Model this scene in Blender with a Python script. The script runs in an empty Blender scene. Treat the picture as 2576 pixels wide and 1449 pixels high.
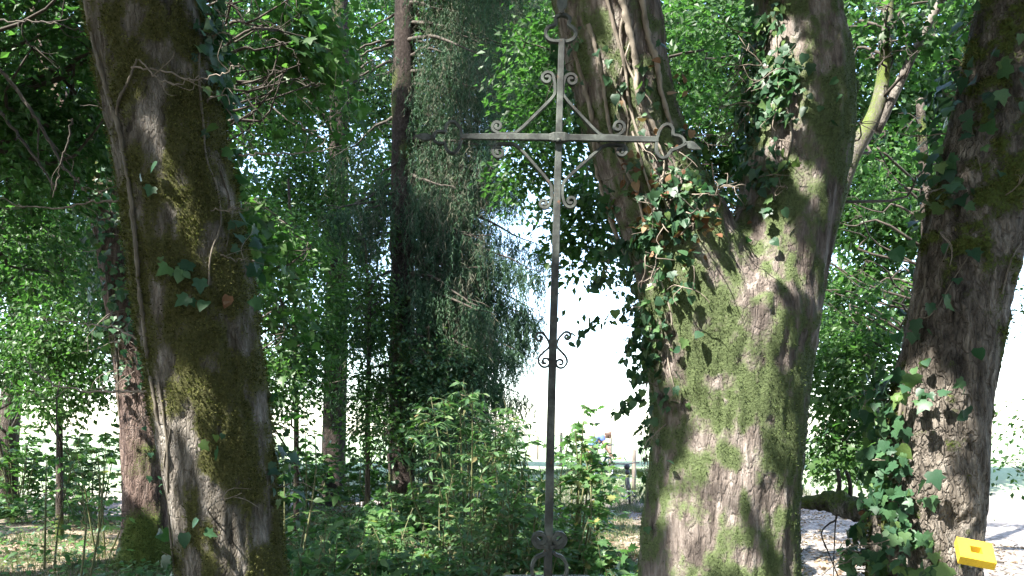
import bpy, math, random
import numpy as np
from mathutils import Vector, Matrix, Quaternion

# ------------------------------------------------------------------ camera, sky, sun, exposure
SC = bpy.context.scene
COL = SC.collection
F, CX, HY, CAMZ = 2004.0, 1288.0, 1105.0, 1.75        # focal length / principal column / horizon row, for a 2576 px wide sheet
cam = bpy.data.cameras.new('camera'); camo = bpy.data.objects.new('camera', cam); COL.objects.link(camo)
camo.location = (0, 0, CAMZ); camo.rotation_euler = (math.radians(90), 0, 0)
cam.sensor_width = 36; cam.lens = 36 * F / 2576; cam.shift_y = (HY - 724.5) / 2576
cam.clip_end = 5000; cam.clip_start = 0.05
SC.camera = camo
EL = math.radians(53); AZ = Vector((-0.75, -0.66)).normalized()
TOSUN = Vector((AZ.x * math.cos(EL), AZ.y * math.cos(EL), math.sin(EL)))
w = bpy.data.worlds.new('World'); SC.world = w; w.use_nodes = True
nt = w.node_tree; bg = nt.nodes['Background']; sky = nt.nodes.new('ShaderNodeTexSky')
sky.sky_type = 'NISHITA'; sky.sun_disc = False; sky.sun_elevation = EL; sky.sun_rotation = math.atan2(AZ.x, AZ.y)
sky.dust_density = 1.2; sky.air_density = 1.0; sky.ozone_density = 0.0
nt.links.new(sky.outputs[0], bg.inputs[0]); bg.inputs[1].default_value = 0.15
sl = bpy.data.lights.new('sun', 'SUN'); so = bpy.data.objects.new('sun', sl); COL.objects.link(so)
sl.energy = 3.8; sl.angle = math.radians(0.55); sl.color = (1.0, 0.96, 0.88)
so.rotation_mode = 'QUATERNION'; so.rotation_quaternion = (-TOSUN).to_track_quat('-Z', 'Y')
so.location = (-20, -15, 40)
SC.view_settings.view_transform = 'Standard'; SC.view_settings.look = 'None'; SC.view_settings.gamma = 1
SC.view_settings.exposure = 2.78
SC.cycles.max_bounces = 8; SC.cycles.diffuse_bounces = 4; SC.cycles.transmission_bounces = 6
SC.cycles.caustics_reflective = False; SC.cycles.caustics_refractive = False

rng = np.random.default_rng(11)
random.seed(11)
CAMP = np.array([0, 0, CAMZ])
SUN = np.array(TOSUN)

def P(px, py, d):
    return np.array([(px - CX) / F * d, d, CAMZ + (HY - py) / F * d])

def pix(p):
    p = np.asarray(p); y = np.maximum(p[:, 1], 0.05)
    return CX + p[:, 0] / y * F, HY - (p[:, 2] - CAMZ) / y * F

# ------------------------------------------------------------------ numpy helpers
def _hash(ix, iy, iz, seed):
    h = (ix.astype(np.uint32) * np.uint32(374761393) + iy.astype(np.uint32) * np.uint32(668265263)
         + iz.astype(np.uint32) * np.uint32(2147483647) + np.uint32(seed * 974711 % 4294967295))
    h = (h ^ (h >> np.uint32(13))) * np.uint32(1274126177)
    h = (h ^ (h >> np.uint32(16))) * np.uint32(2246822519)
    return ((h ^ (h >> np.uint32(15))) & np.uint32(0xFFFFFF)).astype(np.float64) / 0xFFFFFF

def vnoise(p, seed=0):
    i = np.floor(p).astype(np.int64); f = p - i; u = f * f * (3 - 2 * f)
    r = 0
    for dx in (0, 1):
        wx = u[:, 0] if dx else 1 - u[:, 0]
        for dy in (0, 1):
            wy = u[:, 1] if dy else 1 - u[:, 1]
            for dz in (0, 1):
                wz = u[:, 2] if dz else 1 - u[:, 2]
                r = r + wx * wy * wz * _hash(i[:, 0] + dx, i[:, 1] + dy, i[:, 2] + dz, seed)
    return r

def fbm(p, o=4, seed=0):
    p = np.asarray(p, float); a, s, t = 0.5, 0, 0
    for k in range(o):
        s = s + a * vnoise(p, seed + k * 17); t += a; a *= .5; p = p * 2.03 + 11.7
    return s / t

def sstep(a, b, x):
    t = np.clip((x - a) / (b - a), 0, 1); return t * t * (3 - 2 * t)

def unit(v):
    return v / np.maximum(np.linalg.norm(v, axis=-1, keepdims=True), 1e-9)

def np_mesh(name, V, Fc, smooth=False):
    V = np.asarray(V, np.float32); Fc = np.asarray(Fc, np.int32)
    me = bpy.data.meshes.new(name)
    M, k = Fc.shape
    me.vertices.add(len(V)); me.vertices.foreach_set('co', V.ravel())
    me.loops.add(M * k); me.loops.foreach_set('vertex_index', Fc.ravel())
    me.polygons.add(M); me.polygons.foreach_set('loop_start', np.arange(0, M * k, k, dtype=np.int32))
    me.update(calc_edges=True)
    me.polygons.foreach_set('use_smooth', np.full(M, smooth, dtype=bool))
    return me

def link(name, me, mat, parent=None, **props):
    o = bpy.data.objects.new(name, me); COL.objects.link(o)
    if mat is not None and me is not None and not len(me.materials): me.materials.append(mat)
    if parent is not None:
        o.parent = parent; o.matrix_parent_inverse = Matrix.Translation(-Vector(parent.location))
    for k, v in props.items(): o[k] = v
    return o

def thing(name, label, cat, loc, group=None):
    o = bpy.data.objects.new(name, None); COL.objects.link(o); o.location = Vector([float(a) for a in loc])
    o.empty_display_size = .1
    o['label'] = label; o['category'] = cat
    if group: o['group'] = group
    return o

class MB:
    """collects quads (triangles are stored with a repeated corner removed later)"""
    def __init__(s): s.V = []; s.Q = []; s.n = 0
    def add(s, V, Q):
        s.V.append(np.asarray(V, float)); s.Q.append(np.asarray(Q, int) + s.n); s.n += len(V)
    def tube(s, pts, rad, sides=6, cap=True, flat=None):
        pts = np.asarray(pts, float); n = len(pts); rad = np.broadcast_to(np.asarray(rad, float), (n,))
        t = np.gradient(pts, axis=0); t = unit(t)
        ref = np.array([0, 0, 1.]) if abs(t[0][2]) < .9 else np.array([1., 0, 0])
        u = np.cross(t[0], ref); u /= np.linalg.norm(u); U = [u]
        for i in range(1, n):
            u = U[-1] - t[i] * np.dot(U[-1], t[i]); u /= max(np.linalg.norm(u), 1e-9); U.append(u)
        U = np.array(U); W = np.cross(t, U)
        a = np.arange(sides) / sides * 2 * math.pi
        V = pts[:, None] + rad[:, None, None] * (np.cos(a)[None, :, None] * U[:, None] + np.sin(a)[None, :, None] * W[:, None])
        V = V.reshape(-1, 3); Q = []
        i = np.arange(n - 1)[:, None] * sides; j = np.arange(sides)[None]; j2 = (j + 1) % sides
        Q = np.stack([i + j, i + j2, i + sides + j2, i + sides + j], -1).reshape(-1, 4)
        if cap:
            V = np.vstack([V, pts[0], pts[-1]]); c0 = n * sides; c1 = c0 + 1
            jj = np.arange(0, sides, 2)
            if sides % 2 == 0:
                q0 = np.stack([np.full(len(jj), c0), (jj + 2) % sides, jj + 1, jj], -1)
                b = (n - 1) * sides
                q1 = np.stack([np.full(len(jj), c1), b + jj, b + jj + 1, b + (jj + 2) % sides], -1)
                Q = np.vstack([Q, q0, q1])
        s.add(V, Q)
    def box(s, M, sx, sy, sz):
        v = np.array([[x, y, z] for x in (-.5, .5) for y in (-.5, .5) for z in (-.5, .5)]) * [sx, sy, sz]
        v = np.array([list(M @ Vector(p)) for p in v])
        s.add(v, [[0, 1, 3, 2], [4, 6, 7, 5], [0, 4, 5, 1], [2, 3, 7, 6], [0, 2, 6, 4], [1, 5, 7, 3]])
    def mesh(s, name, smooth=True):
        return np_mesh(name, np.vstack(s.V), np.vstack(s.Q), smooth)

def curve(pts, n=24):
    """Catmull-Rom through points, resampled"""
    p = np.asarray(pts, float); p = np.vstack([2 * p[0] - p[1], p, 2 * p[-1] - p[-2]])
    out = []; m = len(p) - 3
    for k in np.linspace(0, m - 1e-6, n):
        i = int(k); t = k - i; a, b, c, d = p[i:i + 4]
        out.append(.5 * ((2 * b) + (c - a) * t + (2 * a - 5 * b + 4 * c - d) * t * t + (3 * b - a - 3 * c + d) * t ** 3))
    return np.array(out)

# ------------------------------------------------------------------ materials
def newmat(name):
    m = bpy.data.materials.new(name); m.use_nodes = True
    return m, m.node_tree.nodes, m.node_tree.links

def ramp(n, stops):
    r = n.new('ShaderNodeValToRGB'); e = r.color_ramp.elements
    while len(e) < len(stops): e.new(.5)
    for k, (p, c) in enumerate(stops): e[k].position = p; e[k].color = (*c, 1)
    return r

def leafmat(name, stops, trans=.42, rough=.42, tboost=1.5, spec=.4):
    m, n, l = newmat(name); b = n['Principled BSDF']; out = n['Material Output']
    g = n.new('ShaderNodeNewGeometry'); oi = n.new('ShaderNodeObjectInfo')
    ad = n.new('ShaderNodeMath'); ad.operation = 'ADD'; fr = n.new('ShaderNodeMath'); fr.operation = 'FRACT'
    l.new(g.outputs['Random Per Island'], ad.inputs[0]); l.new(oi.outputs['Random'], ad.inputs[1]); l.new(ad.outputs[0], fr.inputs[0])
    r = ramp(n, stops); l.new(fr.outputs[0], r.inputs[0])
    tc = n.new('ShaderNodeTexCoord'); nz = n.new('ShaderNodeTexNoise'); nz.inputs['Scale'].default_value = 9; nz.inputs['Detail'].default_value = 3
    l.new(tc.outputs['Object'], nz.inputs['Vector'])
    hv = n.new('ShaderNodeHueSaturation'); mr = n.new('ShaderNodeMapRange'); mr.inputs[3].default_value = .7; mr.inputs[4].default_value = 1.3
    l.new(nz.outputs[0], mr.inputs[0]); l.new(mr.outputs[0], hv.inputs['Value']); l.new(r.outputs[0], hv.inputs['Color'])
    l.new(hv.outputs[0], b.inputs['Base Color']); b.inputs['Roughness'].default_value = rough
    b.inputs['Specular IOR Level'].default_value = spec
    tr = n.new('ShaderNodeBsdfTranslucent'); mu = n.new('ShaderNodeMix'); mu.data_type = 'RGBA'; mu.blend_type = 'MULTIPLY'; mu.inputs[0].default_value = 1
    l.new(hv.outputs[0], mu.inputs[6]); mu.inputs[7].default_value = (tboost * .85, tboost * 1.1, tboost * .62, 1)
    l.new(mu.outputs[2], tr.inputs['Color'])
    mx = n.new('ShaderNodeMixShader'); mx.inputs[0].default_value = trans
    l.new(b.outputs[0], mx.inputs[1]); l.new(tr.outputs[0], mx.inputs[2]); l.new(mx.outputs[0], out.inputs[0])
    return m

def barkmat(name, cols, moss, scale=1.0, bump=1.0, dist=.028, zs=.22, lichen=None, crack=20, crackz=1.6, crackamt=.5, soft=.15):
    """cols: bark ramp; moss: two colours mixed in by the vertex attribute 'moss'"""
    m, n, l = newmat(name); b = n['Principled BSDF']
    tc = n.new('ShaderNodeTexCoord'); mp = n.new('ShaderNodeMapping'); mp.inputs['Scale'].default_value = (scale, scale, scale * zs)
    l.new(tc.outputs['Object'], mp.inputs[0])
    n1 = n.new('ShaderNodeTexNoise'); n1.inputs['Scale'].default_value = 16; n1.inputs['Detail'].default_value = 8; n1.inputs['Roughness'].default_value = .68
    l.new(mp.outputs[0], n1.inputs['Vector'])
    n2 = n.new('ShaderNodeTexNoise'); n2.inputs['Scale'].default_value = 3.2; n2.inputs['Detail'].default_value = 5
    l.new(mp.outputs[0], n2.inputs['Vector'])
    mixf = n.new('ShaderNodeMix'); mixf.data_type = 'FLOAT'; mixf.inputs[0].default_value = .3
    l.new(n1.outputs[0], mixf.inputs[2]); l.new(n2.outputs[0], mixf.inputs[3])
    r = ramp(n, cols); l.new(mixf.outputs[0], r.inputs[0]); col = r.outputs[0]
    if lichen:
        n4 = n.new('ShaderNodeTexNoise'); n4.inputs['Scale'].default_value = 7; n4.inputs['Detail'].default_value = 6; n4.inputs['Roughness'].default_value = .75
        l.new(tc.outputs['Object'], n4.inputs['Vector'])
        rl = ramp(n, [(.56, (0, 0, 0)), (.66, (1, 1, 1))]); l.new(n4.outputs[0], rl.inputs[0])
        ml = n.new('ShaderNodeMix'); ml.data_type = 'RGBA'; l.new(rl.outputs[0], ml.inputs[0]); l.new(col, ml.inputs[6]); ml.inputs[7].default_value = (*lichen, 1); col = ml.outputs[2]
    at = n.new('ShaderNodeAttribute'); at.attribute_name = 'moss'
    n3 = n.new('ShaderNodeTexNoise'); n3.inputs['Scale'].default_value = 60; n3.inputs['Detail'].default_value = 5; n3.inputs['Roughness'].default_value = .7
    l.new(tc.outputs['Object'], n3.inputs['Vector'])
    rm = ramp(n, [(.3, moss[0]), (.7, moss[1])]); l.new(n3.outputs[0], rm.inputs[0])
    # break the edge of the moss
    s1 = n.new('ShaderNodeMath'); s1.operation = 'MULTIPLY_ADD'; l.new(n3.outputs[0], s1.inputs[0]); s1.inputs[1].default_value = 1.2; s1.inputs[2].default_value = -.6
    s2 = n.new('ShaderNodeMath'); s2.operation = 'ADD'; l.new(at.outputs['Fac'], s2.inputs[0]); l.new(s1.outputs[0], s2.inputs[1])
    mr = n.new('ShaderNodeMapRange'); mr.inputs[1].default_value = .5 - soft; mr.inputs[2].default_value = .5 + soft; l.new(s2.outputs[0], mr.inputs[0])
    mc = n.new('ShaderNodeMix'); mc.data_type = 'RGBA'; l.new(mr.outputs[0], mc.inputs[0]); l.new(col, mc.inputs[6]); l.new(rm.outputs[0], mc.inputs[7])
    l.new(mc.outputs[2], b.inputs['Base Color']); b.inputs['Roughness'].default_value = .92; b.inputs['Specular IOR Level'].default_value = .2
    mp2 = n.new('ShaderNodeMapping'); mp2.inputs['Scale'].default_value = (scale, scale, scale * min(1, zs * crackz)); l.new(tc.outputs['Object'], mp2.inputs[0])
    wn = n.new('ShaderNodeTexNoise'); wn.inputs['Scale'].default_value = 14; wn.inputs['Detail'].default_value = 4; l.new(mp2.outputs[0], wn.inputs['Vector'])
    wa = n.new('ShaderNodeVectorMath'); wa.operation = 'MULTIPLY_ADD'; l.new(wn.outputs['Color'], wa.inputs[0]); wa.inputs[1].default_value = (.12, .12, .12); l.new(mp2.outputs[0], wa.inputs[2])
    vo = n.new('ShaderNodeTexVoronoi'); vo.feature = 'DISTANCE_TO_EDGE'; vo.inputs['Scale'].default_value = crack; l.new(wa.outputs[0], vo.inputs['Vector'])
    vr = n.new('ShaderNodeMapRange'); vr.inputs[1].default_value = 0; vr.inputs[2].default_value = .16; l.new(vo.outputs['Distance'], vr.inputs[0])
    fn = n.new('ShaderNodeTexNoise'); fn.inputs['Scale'].default_value = 70; fn.inputs['Detail'].default_value = 6; fn.inputs['Roughness'].default_value = .7; l.new(mp.outputs[0], fn.inputs['Vector'])
    h1 = n.new('ShaderNodeMath'); h1.operation = 'MULTIPLY_ADD'; l.new(vr.outputs[0], h1.inputs[0]); h1.inputs[1].default_value = crackamt; l.new(n1.outputs[0], h1.inputs[2])
    h2 = n.new('ShaderNodeMath'); h2.operation = 'MULTIPLY_ADD'; l.new(fn.outputs[0], h2.inputs[0]); h2.inputs[1].default_value = .5; l.new(h1.outputs[0], h2.inputs[2])
    hm = n.new('ShaderNodeMix'); hm.data_type = 'FLOAT'; l.new(mr.outputs[0], hm.inputs[0]); l.new(h2.outputs[0], hm.inputs[2]); l.new(n3.outputs[0], hm.inputs[3])
    bp = n.new('ShaderNodeBump'); bp.inputs['Strength'].default_value = bump; bp.inputs['Distance'].default_value = dist
    l.new(hm.outputs[0], bp.inputs['Height']); l.new(bp.outputs[0], b.inputs['Normal'])
    return m

def plain(name, c1, c2, scale=8, rough=.7, metal=0., bump=.0, zs=1.0, detail=5):
    m, n, l = newmat(name); b = n['Principled BSDF']; tc = n.new('ShaderNodeTexCoord')
    mp = n.new('ShaderNodeMapping'); mp.inputs['Scale'].default_value = (1, 1, zs); l.new(tc.outputs['Object'], mp.inputs[0])
    nz = n.new('ShaderNodeTexNoise'); nz.inputs['Scale'].default_value = scale; nz.inputs['Detail'].default_value = detail; l.new(mp.outputs[0], nz.inputs['Vector'])
    r = ramp(n, [(.32, c1), (.68, c2)]); l.new(nz.outputs[0], r.inputs[0]); l.new(r.outputs[0], b.inputs['Base Color'])
    b.inputs['Roughness'].default_value = rough; b.inputs['Metallic'].default_value = metal
    if bump:
        bp = n.new('ShaderNodeBump'); bp.inputs['Strength'].default_value = bump; bp.inputs['Distance'].default_value = .01
        l.new(nz.outputs[0], bp.inputs['Height']); l.new(bp.outputs[0], b.inputs['Normal'])
    return m

MOSSC = ((.035, .05, .012), (.12, .16, .035))
M = {}
M['bark_old'] = barkmat('bark_dark_moss', [(.36, (.045, .037, .03)), (.46, (.12, .105, .085)), (.54, (.21, .185, .16)), (.66, (.36, .335, .295))], ((.032, .034, .012), (.12, .12, .042)), 1.2, crack=26, soft=.2)
M['bark_red'] = barkmat('bark_red_grey', [(.36, (.04, .033, .029)), (.45, (.115, .094, .082)), (.54, (.205, .172, .152)), (.65, (.38, .35, .315))], ((.045, .06, .025), (.125, .16, .068)), 1.0, zs=.2, bump=.8, crackamt=.35, soft=.33)
M['bark_brown'] = barkmat('bark_red_brown', [(.36, (.026, .018, .015)), (.45, (.075, .05, .042)), (.54, (.14, .10, .084)), (.65, (.26, .20, .175))], MOSSC, 1.0, zs=.2)
M['bark_plate'] = barkmat('bark_grey_plates', [(.36, (.03, .025, .021)), (.46, (.10, .085, .07)), (.54, (.18, .155, .13)), (.66, (.33, .30, .26))], MOSSC, 1.1, zs=.3, crack=24, crackz=1.3, crackamt=.8)
M['bark_dark'] = barkmat('bark_dark', [(.36, (.018, .014, .011)), (.5, (.055, .044, .036)), (.66, (.12, .10, .085))], MOSSC, 1.0)
M['bark_spruce'] = barkmat('bark_spruce', [(.36, (.013, .010, .008)), (.5, (.04, .03, .026)), (.66, (.10, .08, .07))], MOSSC, 1.4, zs=.6)
M['bark_pale'] = barkmat('bark_pale_grey', [(.36, (.05, .044, .038)), (.5, (.12, .108, .095)), (.66, (.26, .24, .21))], MOSSC, .8, zs=.5, bump=.3)
M['twig'] = plain('twig_pale', (.10, .08, .06), (.24, .20, .16), 20, .8, bump=.2)
M['twig_dark'] = plain('twig_dark', (.022, .017, .012), (.06, .047, .035), 15, .85, bump=.2)
M['vine'] = plain('vine_bark', (.06, .05, .036), (.17, .145, .11), 18, .85, bump=.5, zs=.4)
M['vine_pale'] = plain('pale_vine_bark', (.12, .098, .075), (.32, .275, .22), 18, .85, bump=.5, zs=.4)
M['stem_green'] = plain('green_stem', (.06, .08, .025), (.13, .12, .05), 14, .7)
M['ivy'] = leafmat('ivy_leaf', [(0, (.022, .058, .03)), (.45, (.034, .082, .042)), (.8, (.055, .118, .05)), (1, (.11, .17, .05))], .28, .45, 1.6, .3)
M['withered'] = leafmat('withered_leaf', [(0, (.11, .05, .025)), (.5, (.19, .10, .055)), (1, (.32, .22, .13))], .2, .7, 1.0, .2)
M['maple'] = leafmat('maple_leaf', [(0, (.03, .075, .021)), (.5, (.048, .105, .028)), (1, (.075, .14, .038))], .48, .45)
M['maple_low'] = leafmat('maple_leaf_lit', [(0, (.055, .12, .045)), (.5, (.085, .165, .06)), (.93, (.12, .20, .07)), (1, (.24, .20, .07))], .42, .45)  # brighter maple copy; the light on the undergrowth is put into the colour
M['beech'] = leafmat('beech_leaf', [(0, (.022, .058, .017)), (.5, (.036, .085, .023)), (1, (.06, .12, .032))], .48, .5)
M['shrub'] = leafmat('shrub_leaf', [(0, (.055, .115, .05)), (.6, (.085, .16, .065)), (.94, (.13, .20, .085)), (1, (.22, .17, .08))], .42, .40)
M['canopy'] = leafmat('canopy_leaf', [(0, (.025, .07, .014)), (.5, (.04, .10, .02)), (1, (.06, .13, .025))], .35, .5)
M['needle'] = leafmat('spruce_needle', [(0, (.022, .052, .03)), (.6, (.042, .085, .046)), (1, (.075, .125, .07))], .25, .65, 1.2, .15)
M['deadneedle'] = leafmat('bare_spruce_twig', [(0, (.06, .058, .045)), (.6, (.11, .11, .08)), (1, (.17, .17, .12))], .05, .8, 1.0, .1)
M['mossleaf'] = leafmat('moss_tuft', [(0, (.032, .046, .016)), (.5, (.068, .095, .034)), (1, (.13, .165, .06))], .3, .8, 1.3, .1)
M['mossdark'] = leafmat('moss_tuft_brown', [(0, (.032, .034, .012)), (.5, (.085, .086, .03)), (1, (.17, .165, .06))], .25, .85, 1.2, .1)
M['grass'] = leafmat('grass_blade', [(0, (.04, .065, .025)), (.6, (.07, .095, .04)), (1, (.18, .16, .09))], .35, .6)
M['litter'] = leafmat('fallen_leaf', [(0, (.10, .065, .04)), (.5, (.20, .14, .09)), (1, (.34, .27, .19))], .1, .8, 1.0, .2)

# ------------------------------------------------------------------ leaf templates (base at 0, tip +Y, face +Z)
def tmpl(out, ctr, fold=.15, droop=.15):
    """fan from a centre point; out: right half outline from base to tip (mirrored)"""
    r = np.array(out, float); l = r[1:-1][::-1] * [-1, 1]
    o = np.vstack([r, l]); z = fold * np.abs(o[:, 0]) - droop * o[:, 1] ** 2
    V = np.vstack([np.c_[o, z], [0, ctr, -droop * ctr ** 2]]); k = len(o)
    T = np.array([[k, (i + 1) % k, i] for i in range(k)])[:, ::-1]
    return V, T
T_IVY = [tmpl([(0, 0), (.22, -.1), (.5, .05), (.42, .28), (.58, .48), (.3, .52), (.2, .72), (0, 1)], .35, f, d) for f, d in ((.12, .25), (.3, .1), (-.1, .35))]
T_IVY2 = [tmpl([(0, 0), (.3, -.06), (.46, .2), (.36, .55), (0, 1)], .4, f, d) for f, d in ((.2, .2), (-.12, .3))]
T_MAPLE = [tmpl([(0, 0), (.28, -.08), (.24, .1), (.58, .28), (.36, .4), (.5, .68), (.2, .62), (0, 1)], .3, f, d) for f, d in ((.1, .2), (.25, .3), (-.12, .35))]
T_OVAL = [tmpl([(0, 0), (.24, .25), (.26, .55), (0, 1)], .45, f, d) for f, d in ((.25, .2), (.1, .4))]
T_LANCE = [tmpl([(0, 0), (.16, .3), (.13, .62), (0, 1)], .45, f, d) for f, d in ((.25, .25), (.1, .5))]
T_FAR = [(np.array([[0, 0, 0], [.3, .45, .06], [0, 1, -.12], [-.3, .45, .06]]), np.array([[0, 1, 2], [0, 2, 3]]))]
T_FAR5 = [tmpl([(0, 0), (.45, .25), (.3, .6), (0, 1)], .4, f, .2) for f in (.15, -.1)]
TM = {}
def tmesh(t, mat, nm):
    key = (id(t), mat.name)
    if key not in TM:
        TM[key] = np_mesh(nm, t[0], t[1], True); TM[key].materials.append(mat)
    return TM[key]

def frames(tip, nrm):
    y = unit(tip); x = unit(np.cross(y, nrm)); z = np.cross(x, y); return x, y, z

def leafcloud(pos, tip, nrm, size, T):
    x, y, z = frames(tip, nrm); Vs, Fs, off = [], [], 0
    pick = rng.integers(0, len(T), len(pos))
    for k, (tv, tf) in enumerate(T):
        s = pick == k
        if not s.any(): continue
        sz = size[s][:, None, None]
        wob = rng.uniform(.8, 1.2, (s.sum(), 1, 1))
        V = pos[s][:, None] + sz * (tv[None, :, :1] * x[s][:, None] * wob + tv[None, :, 1:2] * y[s][:, None] + tv[None, :, 2:] * z[s][:, None])
        n = s.sum(); f = tf[None] + (np.arange(n) * len(tv))[:, None, None]
        Vs.append(V.reshape(-1, 3)); Fs.append(f.reshape(-1, 3) + off); off += n * len(tv)
    return np.vstack(Vs), np.vstack(Fs)

def emit_leaves(parent, pos, tip, nrm, size, T, mat, nobj, joined='foliage', lname='leaf', score=None, TJ=None):
    pos = np.asarray(pos); n = len(pos)
    if score is None: score = size / np.linalg.norm(pos - CAMP, axis=1)
    px, py = pix(pos); vis = (px > -20) & (px < 2596) & (py > -20) & (py < 1470)
    order = np.argsort(-(score * np.where(vis, 1, .01)))
    nobj = min(nobj, int(vis.sum()))
    a, b = order[:nobj], order[nobj:]
    x, y, z = frames(tip, nrm); pl = Vector(parent.location)
    for i in a:
        me = tmesh(T[int(rng.integers(len(T)))], mat, lname)
        o = bpy.data.objects.new(lname, me); COL.objects.link(o); o.parent = parent
        s = float(size[i]); w_ = float(rng.uniform(.85, 1.15))
        Mx = Matrix([[x[i][r] * s * w_, y[i][r] * s, z[i][r] * s, pos[i][r] - pl[r]] for r in range(3)] + [[0, 0, 0, 1]])
        o.matrix_local = Mx
    if len(b):
        V, Fc = leafcloud(pos[b], tip[b], nrm[b], size[b], TJ or T)
        link(joined, np_mesh(joined, V, Fc), mat, parent, kind='stuff')

def rdir(n):
    return unit(rng.normal(size=(n, 3)))

UP = np.array([0, 0, 1.])
# sun-flecks: chosen points lit by cutting foliage away towards the sun (point, radius)
SPOTS = []

def thin_for_sun(pos, extra=0.0):
    keep = np.ones(len(pos), bool)
    for p, r in SPOTS:
        v = pos - p; t = v @ SUN
        d = np.linalg.norm(v - t[:, None] * SUN, axis=1)
        keep &= ~((t > max(.35, 2.2 * r)) & (d < r + extra))
    return keep

def clumps(ell, ncl, per, lsize, flat=.3, rad=(.3, .6), droop=.35, updir=1.2):
    """leaf sprays: flattened clumps spread through ellipsoids; returns pos, tip, nrm, size and clump centres"""
    wts = np.array([e[2] if len(e) > 2 else 1 for e in ell], float); wts /= wts.sum()
    idx = rng.choice(len(ell), ncl, p=wts)
    c = np.array([ell[i][0] for i in idx]); r = np.array([ell[i][1] for i in idx])
    d = rdir(ncl) * rng.uniform(.15, 1, (ncl, 1)) ** (1 / 2.4); C = c + d * r
    Nn = unit(rng.normal(size=(ncl, 3)) * .45 + UP * updir + np.c_[d[:, :2], np.zeros(ncl)] * .4)
    R = rng.uniform(*rad, ncl)
    k = np.maximum(2, rng.poisson(per, ncl)); ci = np.repeat(np.arange(ncl), k); n = len(ci)
    u = rng.normal(size=(n, 3)); u -= (u * Nn[ci]).sum(1)[:, None] * Nn[ci]; u = unit(u)
    rr = np.sqrt(rng.uniform(0, 1, n)) * R[ci]
    pos = C[ci] + u * rr[:, None] + Nn[ci] * (rng.normal(size=n) * R[ci] * flat * .5)[:, None] - UP * (droop * rr ** 2 / R[ci])[:, None]
    nrm = unit(Nn[ci] + rng.normal(size=(n, 3)) * .38)
    tip = unit(u + rng.normal(size=(n, 3)) * .5 - UP * .35)
    size = lsize * rng.uniform(.6, 1.25, n)
    return pos, tip, nrm, size, C

# ------------------------------------------------------------------ ground
def ground_z(x, y):
    p = np.stack([np.asarray(x, float), np.asarray(y, float), np.zeros_like(np.asarray(x, float))], -1)
    sh = p.shape[:-1]; q = p.reshape(-1, 3)
    n = (fbm(q * .35, 3, 5) - .5) * .28 + (fbm(q * 1.7, 3, 6) - .5) * .07
    y_ = q[:, 1]; z = n * sstep(60, 25, np.hypot(q[:, 0], y_)) + sstep(19.5, 24.5, y_) * .75 + np.maximum(0, y_ - 25) * .004
    return z.reshape(sh)

def gz(x, y): return float(ground_z(np.array([x]), np.array([y]))[0])

def axis(lo, hi, st, far):
    a = np.arange(lo, hi + 1e-6, st); g = 1.35; r = []; s = st; v = hi
    while v < far: s *= g; v += s; r.append(v)
    l = []; s = st; v = lo
    while v > -far: s *= g; v -= s; l.append(v)
    return np.array(l[::-1] + list(a) + r)

gx = axis(-14, 14, .22, 2500); gy = axis(2, 28, .22, 2500)
GX, GY = np.meshgrid(gx, gy); GZ = ground_z(GX, GY)
V = np.stack([GX, GY, GZ], -1).reshape(-1, 3); nx, ny = len(gx), len(gy)
ii = (np.arange(ny - 1)[:, None] * nx + np.arange(nx - 1)[None]).ravel()
gm = np_mesh('ground', V, np.stack([ii, ii + 1, ii + nx + 1, ii + nx], -1), True)
m, n, l = newmat('forest_floor_and_field'); b = n['Principled BSDF']; tc = n.new('ShaderNodeTexCoord')
sep = n.new('ShaderNodeSeparateXYZ'); l.new(tc.outputs['Object'], sep.inputs[0])
def noise(sc, det=5, ro=.6):
    z = n.new('ShaderNodeTexNoise'); z.inputs['Scale'].default_value = sc; z.inputs['Detail'].default_value = det; z.inputs['Roughness'].default_value = ro
    l.new(tc.outputs['Object'], z.inputs['Vector']); return z
def mixc(fac, a, c):
    x = n.new('ShaderNodeMix'); x.data_type = 'RGBA'
    l.new(fac, x.inputs[0])
    for k, v in ((6, a), (7, c)):
        if isinstance(v, tuple): x.inputs[k].default_value = (*v, 1)
        else: l.new(v, x.inputs[k])
    return x.outputs[2]
nf = noise(22, 8, .75); soil = ramp(n, [(.25, (.07, .05, .035)), (.45, (.17, .13, .095)), (.6, (.30, .25, .19)), (.75, (.45, .40, .33))]); l.new(nf.outputs[0], soil.inputs[0])
ng = noise(1.3, 4); rg = ramp(n, [(.47, (0, 0, 0)), (.6, (1, 1, 1))]); l.new(ng.outputs[0], rg.inputs[0])
c_ = mixc(rg.outputs[0], soil.outputs[0], (.055, .065, .03))
nw = noise(.8, 3)
def rng_mask(src, a0, a1, wob):
    w1 = n.new('ShaderNodeMath'); w1.operation = 'MULTIPLY_ADD'; l.new(nw.outputs[0], w1.inputs[0]); w1.inputs[1].default_value = wob; l.new(src, w1.inputs[2])
    mr = n.new('ShaderNodeMapRange'); l.new(w1.outputs[0], mr.inputs[0]); mr.inputs[1].default_value = a0; mr.inputs[2].default_value = a1; return mr.outputs[0]
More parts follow.
